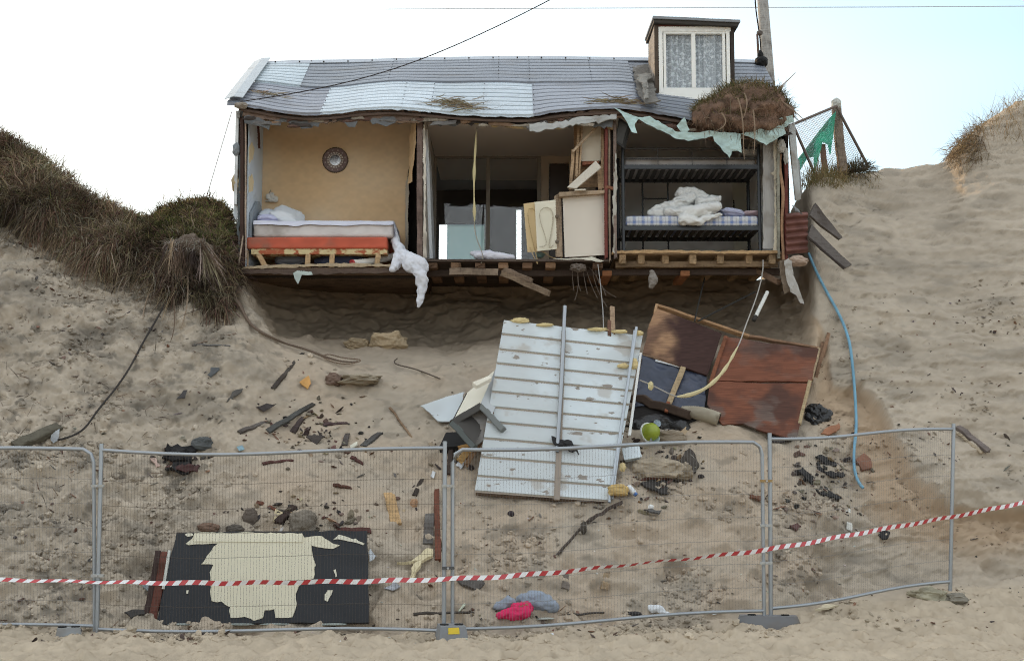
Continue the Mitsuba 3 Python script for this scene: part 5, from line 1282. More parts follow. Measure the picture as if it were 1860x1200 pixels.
q = [(724, 1020), (745, 1014), (765, 1010), (770, 1000), (786, 1002), (787, 1016), (770, 1030), (760, 1045), (748, 1052), (739, 1050), (750, 1032), (762, 1020), (742, 1020), (728, 1026)]
put('foam', flat(np.array([G(a, b)[0] + G(a, b)[1] * 0.06 for a, b in q]), 0.035, 0.006, 0.05, 3, edge=0.05, amp=0.07, freq=5), (0.60, 0.52, 0.34), 'vc_cloth', k)
stick('rusty_post', 'upright rusty post with a jagged top just left of the fence post pair', 'post', [(795, 1015), (793, 892)], 0.07, (0.15, 0.055, 0.035), 0.06, taper=0.9)
stick('grey_board', 'grey weathered board beside the rusty post', 'board', [(777, 985), (781, 935)], 0.12, (0.14, 0.13, 0.12), 0.03, taper=1.0)
stick('dark_stick', 'short dark stick above the foam curl', 'stick', [(754, 898), (766, 872)], 0.06, DRK)
stick('dark_stick', 'long dark stick standing behind the fence at the middle post', 'stick', [(815, 860), (822, 805)], 0.07, (0.06, 0.045, 0.038), 0.06, taper=0.9)
# slope, upper left to middle
stick('driftwood_log', 'grey green log half buried at the left edge above the fence', 'log', [(30, 812), (106, 778)], 0.14, (0.11, 0.10, 0.075), 0.12, taper=0.9)
stick('driftwood_log', 'pale driftwood branch at the left edge below the fence rail', 'log', [(0, 846), (44, 824)], 0.05, (0.26, 0.23, 0.19), 0.05)
scrap('white_rag', 'bluish white rag on the end of the grey green log', 'rag', [(92, 800), (98, 785), (108, 783), (106, 800), (98, 806)], (0.36, 0.38, 0.40), 0.015, 0.05)
k = thing('fallen_cable', 'dark cable running down the sand from the root clump to the log at left', 'cable')
cb = [G(a, b)[0] + [0, -0.07, 0.05] for a, b in ((303, 555), (285, 590), (262, 630), (235, 680), (205, 722), (175, 760), (150, 790), (125, 802), (108, 806))]
put('cable', tube(cb, 0.014, 5, 50), (0.035, 0.03, 0.027), 'vc', k)
for lab, a, b, w, c_ in (('long black slat halfway up the slope pointing to the cabinet', (488, 783), (568, 735), 0.075, (0.075, 0.075, 0.07)), ('grey slat with a split end left of the long black slat', (436, 785), (487, 766), 0.06, (0.12, 0.105, 0.095)), ('dark square ended block right of the long black slat', (533, 784), (550, 760), 0.08, (0.06, 0.045, 0.042)),
                         ('dark stick slanting under the sand recess at left', (497, 705), (549, 643), 0.06, (0.075, 0.065, 0.055)), ('grey board scrap near the fence top rail left of the cabinet', (662, 810), (690, 788), 0.10, (0.085, 0.083, 0.08)), ('upright dark scrap left of the grey board scrap', (626, 808), (631, 790), 0.08, (0.08, 0.07, 0.065)),
                         ('thin brown lath lying on the slope left of the cabinet', (709, 742), (748, 794), 0.03, (0.24, 0.16, 0.10)), ('flat dark red chip in the middle of the slope', (590, 772), (630, 769), 0.05, (0.07, 0.045, 0.045)), ('small black chip beside the square ended block', (556, 788), (561, 778), 0.06, (0.035, 0.022, 0.02)),
                         ('faint buried lath below the root clump', (426, 607), (352, 627), 0.03, (0.20, 0.15, 0.11)), ('dark grey lath flat on the sand below the root clump', (352, 627), (416, 628), 0.025, (0.12, 0.115, 0.11)), ('dark red stick behind the top of the middle fence panel', (480, 842), (530, 836), 0.04, (0.10, 0.045, 0.04)),
                         ('rusty sliver in the upper half of the middle fence panel', (608, 882), (636, 886), 0.045, (0.12, 0.05, 0.035)), ('dark red chip behind the top rail right of centre of the middle fence panel', (640, 832), (658, 842), 0.05, (0.09, 0.04, 0.035)), ('long thin dark stick at the foot of the black slab', (540, 1146), (640, 1140), 0.025, (0.07, 0.055, 0.045)),
                         ('thin stick right of the foot of the black slab', (680, 1136), (722, 1124), 0.022, (0.07, 0.055, 0.045)), ('dark stick lying behind the feet of the post pair', (755, 1115), (858, 1112), 0.03, (0.06, 0.05, 0.042)), ('thin dark stick right of the pink cloth', (1028, 1118), (1096, 1112), 0.025, (0.06, 0.05, 0.042)),
                         ('upright grey stump of board under the tape right of centre', (1026, 1068), (1027, 1045), 0.09, (0.15, 0.125, 0.105)), ('upright tan block of wood under the tape right of centre', (1098, 1066), (1102, 1040), 0.09, (0.34, 0.25, 0.16))):
    stick('wood_scrap', lab, 'wood scrap', [a, b], w, c_, min(w * 0.7, 0.05))
# the black heap under the fence rail at left
k = thing('burnt_heap', 'heap of black charred scraps behind the fence rail at left', 'debris')
for i, q in enumerate(([(292, 835), (300, 812), (325, 810), (356, 815), (350, 838), (318, 842)], [(298, 862), (312, 842), (352, 840), (345, 858), (320, 866)], [(318, 852), (364, 850), (360, 860), (322, 862)])):
    put('charred_scrap', flat(np.array([G(a, b)[0] + G(a, b)[1] * 0.06 for a, b in q]), 0.03, 0.02, 0.05, i, edge=0.05, amp=0.12, freq=7), BLK if i != 2 else (0.06, 0.028, 0.026), 'vc', k)
for i, (lab, q, c_) in enumerate((('pinkish white splinter just left of the burnt heap', [(272, 834), (278, 830), (290, 848), (284, 850)], (0.50, 0.36, 0.30)), ('small blue scrap at the fence rail right of the boulder', [(430, 815), (440, 810), (444, 820), (434, 823)], (0.22, 0.33, 0.38)), ('white scrap by the fence rail below the board scrap', [(636, 812), (650, 806), (650, 816), (640, 819)], (0.50, 0.48, 0.40)),
                             ('yellow and red packet on the slope', [(544, 698), (560, 686), (565, 700), (558, 710)], (0.55, 0.30, 0.10)), ('dark twisted scrap above the long black slat', [(464, 742), (482, 735), (498, 737), (486, 745), (478, 751)], (0.06, 0.05, 0.048)), ('dark torn scrap left of the square ended block', [(556, 800), (570, 790), (590, 800), (575, 808)], (0.055, 0.045, 0.04)),
                             ('pair of dark scraps near the lath below the recess', [(320, 728), (332, 712), (342, 710), (336, 724)], (0.06, 0.055, 0.055)), ('dark grey flap on the sand below the root clump', [(375, 683), (384, 672), (398, 672), (392, 684), (382, 688)], (0.085, 0.088, 0.09)), ('dark scrap in the sand hollow left of centre', [(412, 730), (420, 712), (440, 706), (432, 722)], (0.075, 0.068, 0.06)),
                             ('bluish grey flat stone left of the rust red timber', [(258, 1070), (270, 1064), (288, 1068), (284, 1078), (266, 1077)], (0.19, 0.215, 0.225)), ('black flat scrap left of the foot of the rust red timber', [(226, 1116), (240, 1110), (264, 1112), (262, 1121), (240, 1124)], (0.035, 0.032, 0.03)),
                             ('white plastic scrap by the post pair', [(782, 866), (786, 858), (791, 860), (788, 870)], (0.56, 0.57, 0.58)), ('crumpled white paper in front of the cladding panel foot', [(828, 848), (838, 836), (843, 842), (838, 856)], (0.60, 0.62, 0.64)), ('grey plastic scrap right of the slab under the tape', [(700, 1068), (716, 1060), (730, 1068), (714, 1076)], (0.36, 0.37, 0.40)), ('white bag scrap at the slab right edge', [(669, 1000), (690, 1008), (680, 1012), (670, 1030)], (0.50, 0.53, 0.56)))):
    scrap('litter', lab, 'scrap', q, c_, 0.015, 0.05, lift=0.035)
# middle foot of the white panel: rubble and household things
for i, (lab, px, py, rx, rz, c_) in enumerate((('broad sandy boulder under the brown wall section', 1190, 852, 46, 20, (0.32, 0.265, 0.195)), ('small pale boulder right of the white tub', 1236, 858, 22, 14, (0.23, 0.185, 0.13)), ('tan rubble lump behind the lime green bowl', 1214, 795, 30, 12, (0.20, 0.16, 0.115)))):
    stone('rubble', lab, 'rubble', px, py, rx, rz, c_, i + 20)
stone('boulder', 'large tan boulder in the shadow of the recess', 'boulder', 706, 624, 32, 20, (0.34, 0.26, 0.165), 31, 0.3)
stone('boulder', 'smaller tan boulder left of the large one in the recess', 'boulder', 650, 627, 21, 12, (0.25, 0.19, 0.12), 32, 0.3)
stone('boulder', 'flat grassy clod of soil below the recess', 'clod', 655, 690, 36, 9, (0.24, 0.20, 0.145), 33, 0.35)
stone('root_clod', 'reddish root clod left of the flat grassy clod', 'clod', 610, 690, 17, 10, (0.15, 0.10, 0.075), 34, 0.45)
k = thing('rolled_felt', 'pale stone coloured roll of lining lying under the brown wall section', 'roll')
o1, o2 = G(1238, 756)[0], G(1303, 768)[0]
put('roll', tube([o1 + [0, -0.08, 0.07], (o1 + o2) / 2 + [0, -0.1, 0.08], o2 + [0, -0.1, 0.05]], [0.07, 0.10, 0.095], 12, 10), (0.32, 0.285, 0.215), 'vc_dirt', k, True)
k = thing('charred_timber', 'dark charred timber under the blue lining of the brown wall section', 'timber')
put('timber', beam(G(1150, 738)[0] + [0, -0.1, 0.1], G(1250, 765)[0] + [0, -0.12, 0.08], 0.13, 0.12, (0, 0, 1), 6, 0.02, jag=0.03), (0.07, 0.048, 0.036), 'vc_wood', k)
k = thing('black_sheeting', 'black crumpled sheeting under the charred timber', 'plastic sheet')
put('sheet', blob([[(G(1155, 775)[0], 0.10), (G(1190, 770)[0], 0.13), (G(1240, 778)[0], 0.09)]], 0.05, 5, 4, 0.04), BLK, 'vc_gloss', k)
k = thing('black_sack', 'torn black plastic sack right of the brown wall section', 'sack')
put('sack', blob([[(G(1478, 745)[0], 0.10), (G(1490, 756)[0], 0.12), (G(1503, 752)[0], 0.05)], [(G(1470, 758)[0], 0.05), (G(1484, 768)[0], 0.06)]], 0.06, 6, 8, 0.03), (0.014, 0.014, 0.015), 'vc_gloss', k)
scrap('terracotta_shard', 'terracotta shard below the black sack', 'shard', [(1490, 790), (1505, 778), (1522, 771), (1524, 777), (1517, 790), (1503, 793)], (0.27, 0.125, 0.07), 0.03, 0.03)
scrap('terracotta_shard', 'rounded terracotta shard beside the blue rope', 'shard', [(1550, 840), (1566, 826), (1580, 838), (1580, 852), (1565, 855)], (0.20, 0.095, 0.06), 0.04, 0.03)
# the black felt pieces on the right
for lab, q in (('long black felt strip behind the right fence panel', [(1446, 860), (1456, 852), (1480, 865), (1500, 885), (1524, 910), (1516, 912), (1490, 900), (1476, 882)]), ('black felt scrap above the long black strip', [(1480, 832), (1490, 826), (1514, 842), (1516, 850), (1500, 846)]), ('curled black felt by the foot of the blue rope', [(1476, 838), (1500, 852), (1522, 862), (1530, 858), (1528, 870), (1505, 868), (1488, 856)])):
    scrap('felt_strip', lab, 'roofing felt', q, BLK, 0.02, 0.05)
scrap('felt_strip', 'black scrap on the tape line in the right fence panel', 'roofing felt', [(1592, 972), (1602, 965), (1616, 970), (1610, 978), (1600, 979)], BLK, 0.02, 0.05)
stick('white_board', 'small white board standing in the sand behind the right fence panel', 'board', [(1542, 962), (1540, 924)], 0.085, (0.52, 0.51, 0.47), 0.02, 'vc_dirt', jag=0.01, taper=0.9)
k = stick('driftwood', 'grey driftwood plank with pale underside at the top of the right fence post', 'driftwood', [(1735, 782), (1789, 824)], 0.10, (0.17, 0.14, 0.125), 0.06, lift=1.4, taper=0.9)
put('pale_edge', beam(G(1737, 792)[0] + [0, -0.04, 0.04], G(1782, 828)[0] + [0, -0.04, 0.04], 0.04, 0.04, (0, 1, 0), 5, 0.005), (0.38, 0.31, 0.22), 'vc_wood', k)
for i, (lab, px, py, rx, rz) in enumerate((('pale lichen covered rock at the right foot of the dune', 1690, 1083, 26, 15), ('low grey rock right of the pale lichen rock', 1732, 1086, 22, 10), ('small rock left of the pale lichen rock', 1660, 1080, 14, 9))):
    stone('beach_rock', lab, 'rock', px, py, rx, rz, ((0.30, 0.275, 0.20), (0.20, 0.18, 0.145), (0.27, 0.24, 0.17))[i], 40 + i, 0.35)
scrap('cream_scrap', 'cream board scrap under the right fence panel', 'scrap', [(1480, 1106), (1500, 1102), (1522, 1104), (1506, 1109)], (0.48, 0.42, 0.30), 0.02, 0.02)
scrap('white_scrap', 'white plastic flat on the sand left of the long foot block', 'scrap', [(1278, 1112), (1296, 1108), (1310, 1111), (1296, 1116)], (0.52, 0.55, 0.57), 0.015, 0.03)
k = thing('plastic_bag', 'white plastic bag by the bottom rail of the third fence panel', 'bag')
put('bag', blob([[(G(1184, 1110)[0] + [0, 0, 0.03], 0.045), (G(1198, 1112)[0] + [0, 0, 0.03], 0.04), (G(1214, 1114)[0], 0.02)]], 0.03, 9, 3, 0.02), (0.62, 0.64, 0.66), 'vc_cloth', k, True)
stone('black_stone', 'black stone left of the white plastic bag', 'stone', 1152, 1115, 13, 6, (0.03, 0.028, 0.028), 45)
k = thing('bowl', 'upturned lime green bowl with a white rim in the rubble right of the white panel', 'bowl')
o = G(1177, 800)[0] + np.array([0, -0.12, 0.10])
prof = np.array([[0.0, 0.16], [0.06, 0.155], [0.11, 0.10], [0.125, 0.0], [0.115, 0.0], [0.10, 0.09], [0.0, 0.14]])
bm_ = trimesh.creation.revolve(prof, sections=28)
Rb = T().translate([float(x) for x in o]).rotate([0, 0, 1], 35).rotate([1, 0, 0], 75)
put('shell', bm_, (0.26, 0.32, 0.035), 'vc_gloss', k, True); scene[k + '__shell']['to_world'] = Rb
put('rim', trimesh.creation.annulus(0.108, 0.14, 0.02, sections=28), (0.62, 0.63, 0.60), 'vc_gloss', k); scene[k + '__rim']['to_world'] = Rb
for i, (a, b, r) in enumerate(((1188, 778, 0.05), (1183, 806, 0.06))):
    k = thing('plastic_cup', ('small clear cup above the lime green bowl', 'clear cup below the lime green bowl')[i], 'cup')
    put('cup', trimesh.creation.revolve(np.array([[0.0, 0], [r * 0.75, 0], [r, r * 1.6], [r * 0.93, r * 1.6], [r * 0.7, 0.01], [0, 0.01]]), sections=18), (0.50, 0.57, 0.62), 'vc_gloss', k, True)
    scene[k + '__cup']['to_world'] = T().translate([float(x) for x in G(a, b)[0] + [0, -0.1, 0.04]]).rotate([1, 0.4, 0], 70)
k = thing('plastic_tub', 'pale blue white plastic tub beside the right edge of the white panel', 'tub')
o = G(1146, 834)[0] + np.array([0.0, -0.12, 0.06])
tb = cat([rbox([-0.10, -0.075, -0.05], [0.10, 0.075, 0.05], 0.02, 6)])
put('tub', tb, (0.52, 0.59, 0.63), 'vc_gloss', k, True); scene[k + '__tub']['to_world'] = T().translate([float(x) for x in o]).rotate([0, 1, 0], -10).rotate([1, 0, 0], 60)
put('rim', rbox([-0.115, -0.09, 0.04], [0.115, 0.09, 0.056], 0.007, 6), (0.58, 0.64, 0.67), 'vc_gloss', k, True); scene[k + '__rim']['to_world'] = scene[k + '__tub']['to_world']
k = thing('bottle', 'white bottle with a blue cap at the foot of the white panel', 'bottle')
o1, o2 = G(1139, 888)[0] + [0, -0.06, 0.04], G(1152, 900)[0] + [0, -0.06, 0.03]
put('body', tube([o1, o1 + (o2 - o1) * 0.15, o1 + (o2 - o1) * 0.8, o2], [0.02, 0.038, 0.038, 0.03], 12), (0.64, 0.66, 0.68), 'vc_gloss', k, True)
put('cap', tube([o2, o2 + (o2 - o1) * 0.25], 0.026, 12), (0.06, 0.14, 0.36), 'vc_gloss', k, True)
k = thing('sponge_block', 'yellow torn foam block at the lower right corner of the white panel', 'foam')
put('block', lump(G(1122, 897)[0] + [0, -0.08, 0.05], (0.12, 0.08, 0.07), 5, 0.4, 2, 3, sq=0.6), (0.48, 0.34, 0.14), 'vc', k)
for lab, q, c_ in (('rusty brown tangle right of the sandy boulder', [(1150, 866), (1180, 862), (1215, 860), (1240, 868), (1215, 875), (1170, 874)], (0.09, 0.04, 0.03)), ('black netting scrap below the sandy boulder', [(1162, 880), (1190, 874), (1216, 880), (1214, 900), (1190, 898), (1172, 888)], (0.04, 0.036, 0.033)), ('dark root tangle right of the sandy boulder', [(1236, 838), (1250, 822), (1262, 835), (1268, 850), (1256, 866), (1244, 856)], (0.06, 0.05, 0.042)),
                    ('black burnt scrap under the tape right of the post pair', [(828, 1055), (860, 1050), (880, 1062), (866, 1072), (840, 1066)], (0.09, 0.08, 0.072)), ('dark scrap below the bottle', [(1168, 934), (1180, 928), (1200, 932), (1196, 942), (1182, 940)], (0.09, 0.085, 0.08)), ('dark bent scrap under the right ply sheet', [(1390, 790), (1420, 795), (1440, 800), (1430, 810), (1400, 806)], (0.05, 0.045, 0.045)), ('rusty brown scrap beside the third fence post', [(1360, 906), (1372, 904), (1384, 910), (1376, 914)], (0.13, 0.06, 0.035)), ('small reddish scrap behind the right fence panel', [(1434, 960), (1444, 952), (1454, 958), (1444, 966)], (0.10, 0.05, 0.045))):
    scrap('debris_scrap', lab, 'debris', q, c_, 0.025, 0.08, lift=0.04)
k = stick('broken_branch', 'forked dark branch lying below the white panel', 'branch', [(1014, 1010), (1074, 944)], 0.028, (0.075, 0.06, 0.05), 0.028, lift=1.2)
put('fork', beam(G(1070, 952)[0] + [0, -0.05, 0.04], G(1128, 920)[0] + [0, -0.05, 0.05], 0.04, 0.035, (0, 1, 0), 5, 0.02, jag=0.04), (0.09, 0.07, 0.06), 'vc_wood', k)
put('crotch', lump(G(1060, 962)[0] + [0, -0.04, 0.03], (0.04, 0.03, 0.07), 3, 0.4, 2, 2, tilt=0), (0.07, 0.06, 0.05), 'vc_wood', k)
stone('black_ball', 'small black ball below the white panel', 'ball', 928, 933, 6.5, 6, (0.03, 0.022, 0.025), 50, 0.08, sq=1.0)
stone('white_cup', 'small white cup on the sand below the bottle', 'cup', 1182, 921, 5, 5, (0.58, 0.58, 0.56), 51, 0.15)
# clothes
k = thing('pink_garment', 'bright pink crumpled garment at the foot of the slope', 'clothing')
z0 = np.array([0, -0.02, 0.05])
put('cloth', blob([[(G(908, 1124)[0] + z0, 0.03), (G(930, 1122)[0] + z0, 0.06), (G(952, 1118)[0] + z0, 0.07)], [(G(938, 1112)[0] + z0, 0.05), (G(956, 1112)[0] + z0, 0.06)]], 0.035, 8, 6, 0.02), (0.62, 0.045, 0.13), 'vc_cloth', k, True)
k = thing('grey_garment', 'crumpled bluish grey garment beside the pink one', 'clothing')
put('cloth', blob([[(G(908, 1106)[0] + z0, 0.06), (G(930, 1100)[0] + z0, 0.05)], [(G(950, 1096)[0] + z0, 0.06), (G(980, 1098)[0] + z0, 0.10), (G(1005, 1110)[0] + z0, 0.05)]], 0.05, 7, 9, 0.025), (0.28, 0.32, 0.38), 'vc_cloth', k, True)

# ---------------------------------------------------------------- temporary fence
GALV = (0.33, 0.35, 0.37)
def fence(name_lab, bl_, br_, tl, tr, Yl, Yr, rounded, posts, sag, wire_col, group='temporary fence panels'):
    k = thing('temporary_fence', name_lab, 'fence panel', group)
    def F_(u, v):
        a = P(bl_[0] * (1 - v) + tl[0] * v, bl_[1] * (1 - v) + tl[1] * v, Yl)
        b = P(br_[0] * (1 - v) + tr[0] * v, br_[1] * (1 - v) + tr[1] * v, Yr)
        q = a * (1 - u) + b * u
        q[2] -= sag * math.sin(math.pi * u) * v + 0.02 * math.sin(2 * math.pi * u)
        return q
    R_ = 0.021
    if rounded:
        r = 0.04
        loop = [F_(0, 0), F_(0, 0.5), F_(0, 0.93), F_(0.008, 0.975), F_(0.03, 1.0)] + [F_(u, 1) for u in np.linspace(0.1, 0.9, 7)] + [F_(0.97, 1), F_(0.992, 0.975), F_(1, 0.93), F_(1, 0.5), F_(1, 0)]
        put('hoop', tube(np.array(loop), R_, 10), GALV, 'vc_metal', k, True)
    else:
        for u in (0, 1):
            put('post', tube([F_(u, -0.03), F_(u, 0.5), F_(u, 1.035)], R_ * 1.12, 10), GALV, 'vc_metal', k, True)
        put('top_rail', tube([F_(u, 1.0) for u in np.linspace(0, 1, 12)], R_ * 0.9, 10), GALV, 'vc_metal', k, True)
    put('bottom_rail', tube([F_(u, 0.03) for u in np.linspace(0, 1, 12)], R_ * 0.9, 10), GALV, 'vc_metal', k, True)
    w = []
    L = np.linalg.norm(F_(1, 0.5) - F_(0, 0.5))
    n = int(L / 0.034)
    for i in range(1, n):
        u = i / n
        w.append(tube([F_(u, 0.03) + [0, -0.004, 0], F_(u, 0.5) + [0, -0.004 + 0.012 * math.sin(i * 1.7), 0], F_(u, 1.0) + [0, -0.004, 0]], 0.0014, 3))
    for v in np.linspace(0.03, 0.97, 8)[1:-1]:
        w.append(tube([F_(u, v) for u in np.linspace(0, 1, 9)], 0.0022, 3))
    put('mesh_infill', cat(w), wire_col, 'vc', k, stuff=True)
    return F_
RW, PALEWIRE = (0.085, 0.07, 0.058), (0.20, 0.19, 0.18)
fence('fence panel with rounded corner cut off by the left edge of the picture', (-452, 1148), (172, 1146), (-452, 818), (170, 816), 14.6, 14.55, True, 0, 0.0, PALEWIRE)
fence('fence panel with dark rusty mesh and sagging top rail in front of the black slab', (176, 1152), (806, 1155), (184, 817), (808, 813), 14.5, 14.2, False, 0, 0.045, RW)
fence('fence panel with rounded top corners in front of the white wall section', (822, 1152), (1388, 1118), (822, 816), (1384, 803), 14.25, 15.1, True, 0, 0.0, PALEWIRE)
fence('rightmost fence panel angled back towards the dune foot', (1400, 1114), (1726, 1064), (1398, 797), (1732, 779), 15.15, 16.45, False, 0, 0.0, PALEWIRE)
for lab, a, Y, z in (('clip joining the first two fence panels', (177, 882), 14.47, 0), ('lower clip joining the first two fence panels', (177, 1045), 14.47, 0), ('pale clip joining the second and third fence panels', (814, 882), 14.17, 0), ('lower dark clip joining the second and third fence panels', (814, 1031), 14.17, 1), ('rusty clip joining the last two fence panels', (1392, 873), 15.05, 2), ('lower clip joining the last two fence panels', (1392, 1022), 15.05, 0), ('middle clip joining the last two fence panels', (1392, 954), 15.05, 0)):
    k = thing('pipe_clamp', lab, 'clamp')
    o = P(*a, Y)
    put('band', box(o + [-0.065, -0.02, -0.014], o + [0.065, 0.03, 0.014]), ((0.36, 0.36, 0.34), (0.08, 0.08, 0.08), (0.30, 0.20, 0.09))[z], 'vc', k)
    put('bolt', tube([o + [0, -0.035, 0], o + [0, -0.02, 0]], 0.012, 8), (0.4, 0.4, 0.4), 'vc_metal', k)


def foot_block(lab, c, L, Wd, H, rot, col, sticker=None):
    k = thing('ballast_block', lab, 'fence foot')
    h = np.array([[-1, -1, 0], [1, -1, 0], [1, 1, 0], [-1, 1, 0], [-.86, -.7, 1], [.86, -.7, 1], [.86, .7, 1], [-.86, .7, 1]], float) * [L / 2, Wd / 2, H]
    ca, sa = math.cos(rot), math.sin(rot)
    h = h @ np.array([[ca, sa, 0], [-sa, ca, 0], [0, 0, 1]]) + c
    m = manifold3d.Manifold.hull_points(h.tolist())
    put('block', m, col, 'vc_dirt', k)
    for s in (-0.25, 0.25):
        o = c + np.array([ca, sa, 0]) * s * L
        put('socket', tube([o + [0, 0, H], o + [0, 0, H + 0.012]], 0.045, 10), (0.02, 0.02, 0.02), 'vc', k)
    if sticker:
        f = [h[0] + (h[1] - h[0]) * a + (h[4] - h[0] + ((h[5] - h[4]) - (h[1] - h[0])) * a) * b for a, b in ((0.3, 0.55), (0.72, 0.55), (0.72, 0.95), (0.3, 0.95))]
        put('sticker', slab(np.array(f) + [0, -0.006, 0.0], 0.004), (0.55, 0.40, 0.04), 'vc', k)
o = G(822, 1172)[0]
foot_block('grey fence foot with a yellow sticker under the middle post pair', P(820, 1178, 14.05) * [1, 1, 0] + [0, 0, -0.03], 0.30, 0.5, 0.15, 0.15, (0.17, 0.175, 0.18), True)
foot_block('pale grey fence foot half buried under the left post pair', P(124, 1172, 14.3) * [1, 1, 0] + [0, 0, -0.05], 0.26, 0.2, 0.12, 0.25, (0.24, 0.255, 0.265))
o = G(1392, 1135)[0]
foot_block('long dark grey fence foot under the right post pair', o + [0.02, -0.02, -0.03], 0.72, 0.26, 0.14, -0.12, (0.15, 0.15, 0.155))

# ---------------------------------------------------------------- barrier tape
k = thing('barrier_tape', 'red and white striped barrier tape strung across the fence', 'tape')
tp = [P(-60, 1052, 14.4), P(80, 1054, 14.42), P(172, 1056, 14.42), P(420, 1058, 14.2), P(560, 1056.5, 14.12), P(806, 1051, 14.1), P(960, 1043, 14.25), P(1150, 1024, 14.6), P(1388, 998, 14.98), P(1560, 968, 15.6), P(1729, 938, 16.3), P(1810, 922, 16.6), P(1960, 892, 17.2)]
L_ = spline(tp, 800)
s_ = np.r_[0, np.cumsum(np.linalg.norm(np.diff(L_, axis=0), axis=1))]
V_, F_, K_ = [], [], []
w_, per = 0.05, 0.073
n_ = int(s_[-1] / per)
def at_s(s):
    return np.array([np.interp(s, s_, L_[:, i]) for i in range(3)])
for i in range(n_):
    for j in range(3):
        a0, a1 = per * (i + j / 3), per * (i + (j + 1) / 3)
        sh = 0.04
        tw = 0.6 * math.sin(i * 0.11) + 0.4 * math.sin(i * 0.037 + 1)
        up = np.array([0, math.sin(tw), math.cos(tw)]) * w_ / 2
        q = [at_s(a0) - up, at_s(a1) - up, at_s(a1 + sh) + up, at_s(a0 + sh) + up]
        b_ = len(V_)
        V_ += q; F_ += [[b_, b_ + 1, b_ + 2], [b_, b_ + 2, b_ + 3]]
        K_ += [(0.42, 0.045, 0.05) if i % 2 else (0.66, 0.66, 0.66)] * 4
V_, K_ = np.array(V_), np.array(K_)
V_ = V_ + np.array([0, 0, 0.006]) * np.sin(s_[-1] * 0 + V_[:, :1] * 9)
scene[k] = mikit.ply((V_, np.array(F_)), 'vc_gloss', color=K_)

# ---------------------------------------------------------------- grass, roots, clods and litter
def blades(base, dirs, length, width, droop, col, r, tipcol=None):
    """N separate tapering blades as one mesh, each with its own colour"""
    N = len(base)
    side = np.cross(dirs, r.normal(size=(N, 3))); side /= np.linalg.norm(side, axis=1, keepdims=True) + 1e-9
    t = np.array([0, 0.4, 0.75, 1.0])
    bend = np.stack([np.zeros(N), np.zeros(N), -droop], 1) + r.normal(size=(N, 3)) * 0.16 * length[:, None]
    c = base[:, None] + dirs[:, None] * (length[:, None] * t)[..., None] + bend[:, None] * (t ** 2)[None, :, None]
    w = (width[:, None] * np.array([0.8, 1.0, 0.65, 0.0]))[..., None] * side[:, None] * 0.5
    v = np.concatenate([c[:, :3] - w[:, :3], c[:, :3] + w[:, :3], c[:, 3:]], 1)
    f = np.array([[0, 3, 1], [1, 3, 4], [1, 4, 2], [2, 4, 5], [2, 5, 6]])
    F = (f[None] + (np.arange(N) * 7)[:, None, None]).reshape(-1, 3)
    return v.reshape(-1, 3), F, np.repeat(col, 7, 0)


def stuff(name, parts, lab, mat='leaf', cate=None, parent=None):
    V, F, K, n = [], [], [], 0
    for v, f, k in parts:
        V.append(v); F.append(f + n); K.append(k); n += len(v)
    key = put(name, (np.vstack(V), np.vstack(F)), np.vstack(K), mat, parent)
    labels[key] = {'kind': 'stuff'} if parent else {'label': lab, 'category': cate, 'kind': 'stuff'}
    return key


def pick(r, table, n):
    t = np.array(table, float)
    c = t[r.integers(0, len(t), n)]
    return np.clip(c * r.uniform(0.65, 1.35, (n, 1)) * r.uniform(0.92, 1.08, (n, 3)), 0.004, 0.9)


def norm(v):
    return v / (np.linalg.norm(v, axis=1, keepdims=True) + 1e-9)


r = np.random.default_rng(101)
DRY = [(0.34, 0.275, 0.18), (0.25, 0.185, 0.125), (0.18, 0.125, 0.09), (0.15, 0.125, 0.07), (0.15, 0.088, 0.068), (0.29, 0.25, 0.19)]
GRN = [(0.12, 0.135, 0.045), (0.15, 0.145, 0.065), (0.085, 0.09, 0.04), (0.20, 0.165, 0.085), (0.21, 0.155, 0.10)]
sel = np.where((GTURF > 0.45) & (GT < 11.0) & (GS > -75) & (GS < 452))[0]
def tufts(nt, per, mask, table, ln, wd, spread, up, droop, seed):
    q = np.random.default_rng(seed)
    ids = q.choice(sel[mask[sel]], nt)
    ids = np.repeat(ids, per)
    N = len(ids)
    b = GV[ids] + q.normal(size=(N, 3)) * spread * [1, 1, 0.4] - GN[ids] * 0.02
    lean = np.repeat(q.normal(size=(nt, 3)) * 0.35, per, 0)
    d = norm(GN[ids] * (1 - up) + np.array([0, 0, 1.0]) * up + lean + q.normal(size=(N, 3)) * 0.30)
    L = q.uniform(*ln, N) * np.repeat(q.uniform(0.6, 1.3, nt), per)
    tone = np.repeat(0.35 + 1.25 * np.clip((mfbm(b[::per] * [1.3, 1.3, 1.6], 3, 88) - 0.5) * 2.2 + 0.5, 0, 1), per)
    L = L * np.repeat(0.55 + 0.9 * mfbm(b[::per] * 2.1, 2, 89), per)
    tc = np.repeat(pick(q, table, nt), per, 0) * q.uniform(0.7, 1.3, (N, 1)) * tone[:, None]
    return blades(b, d, L, q.uniform(*wd, N), L * q.uniform(*droop, N), np.clip(tc, 0.004, 0.9), q)
west, east = GS < 250, GS >= 235
upper, lower_ = GT > 8.1, (GT <= 8.6) & (GS < 418)
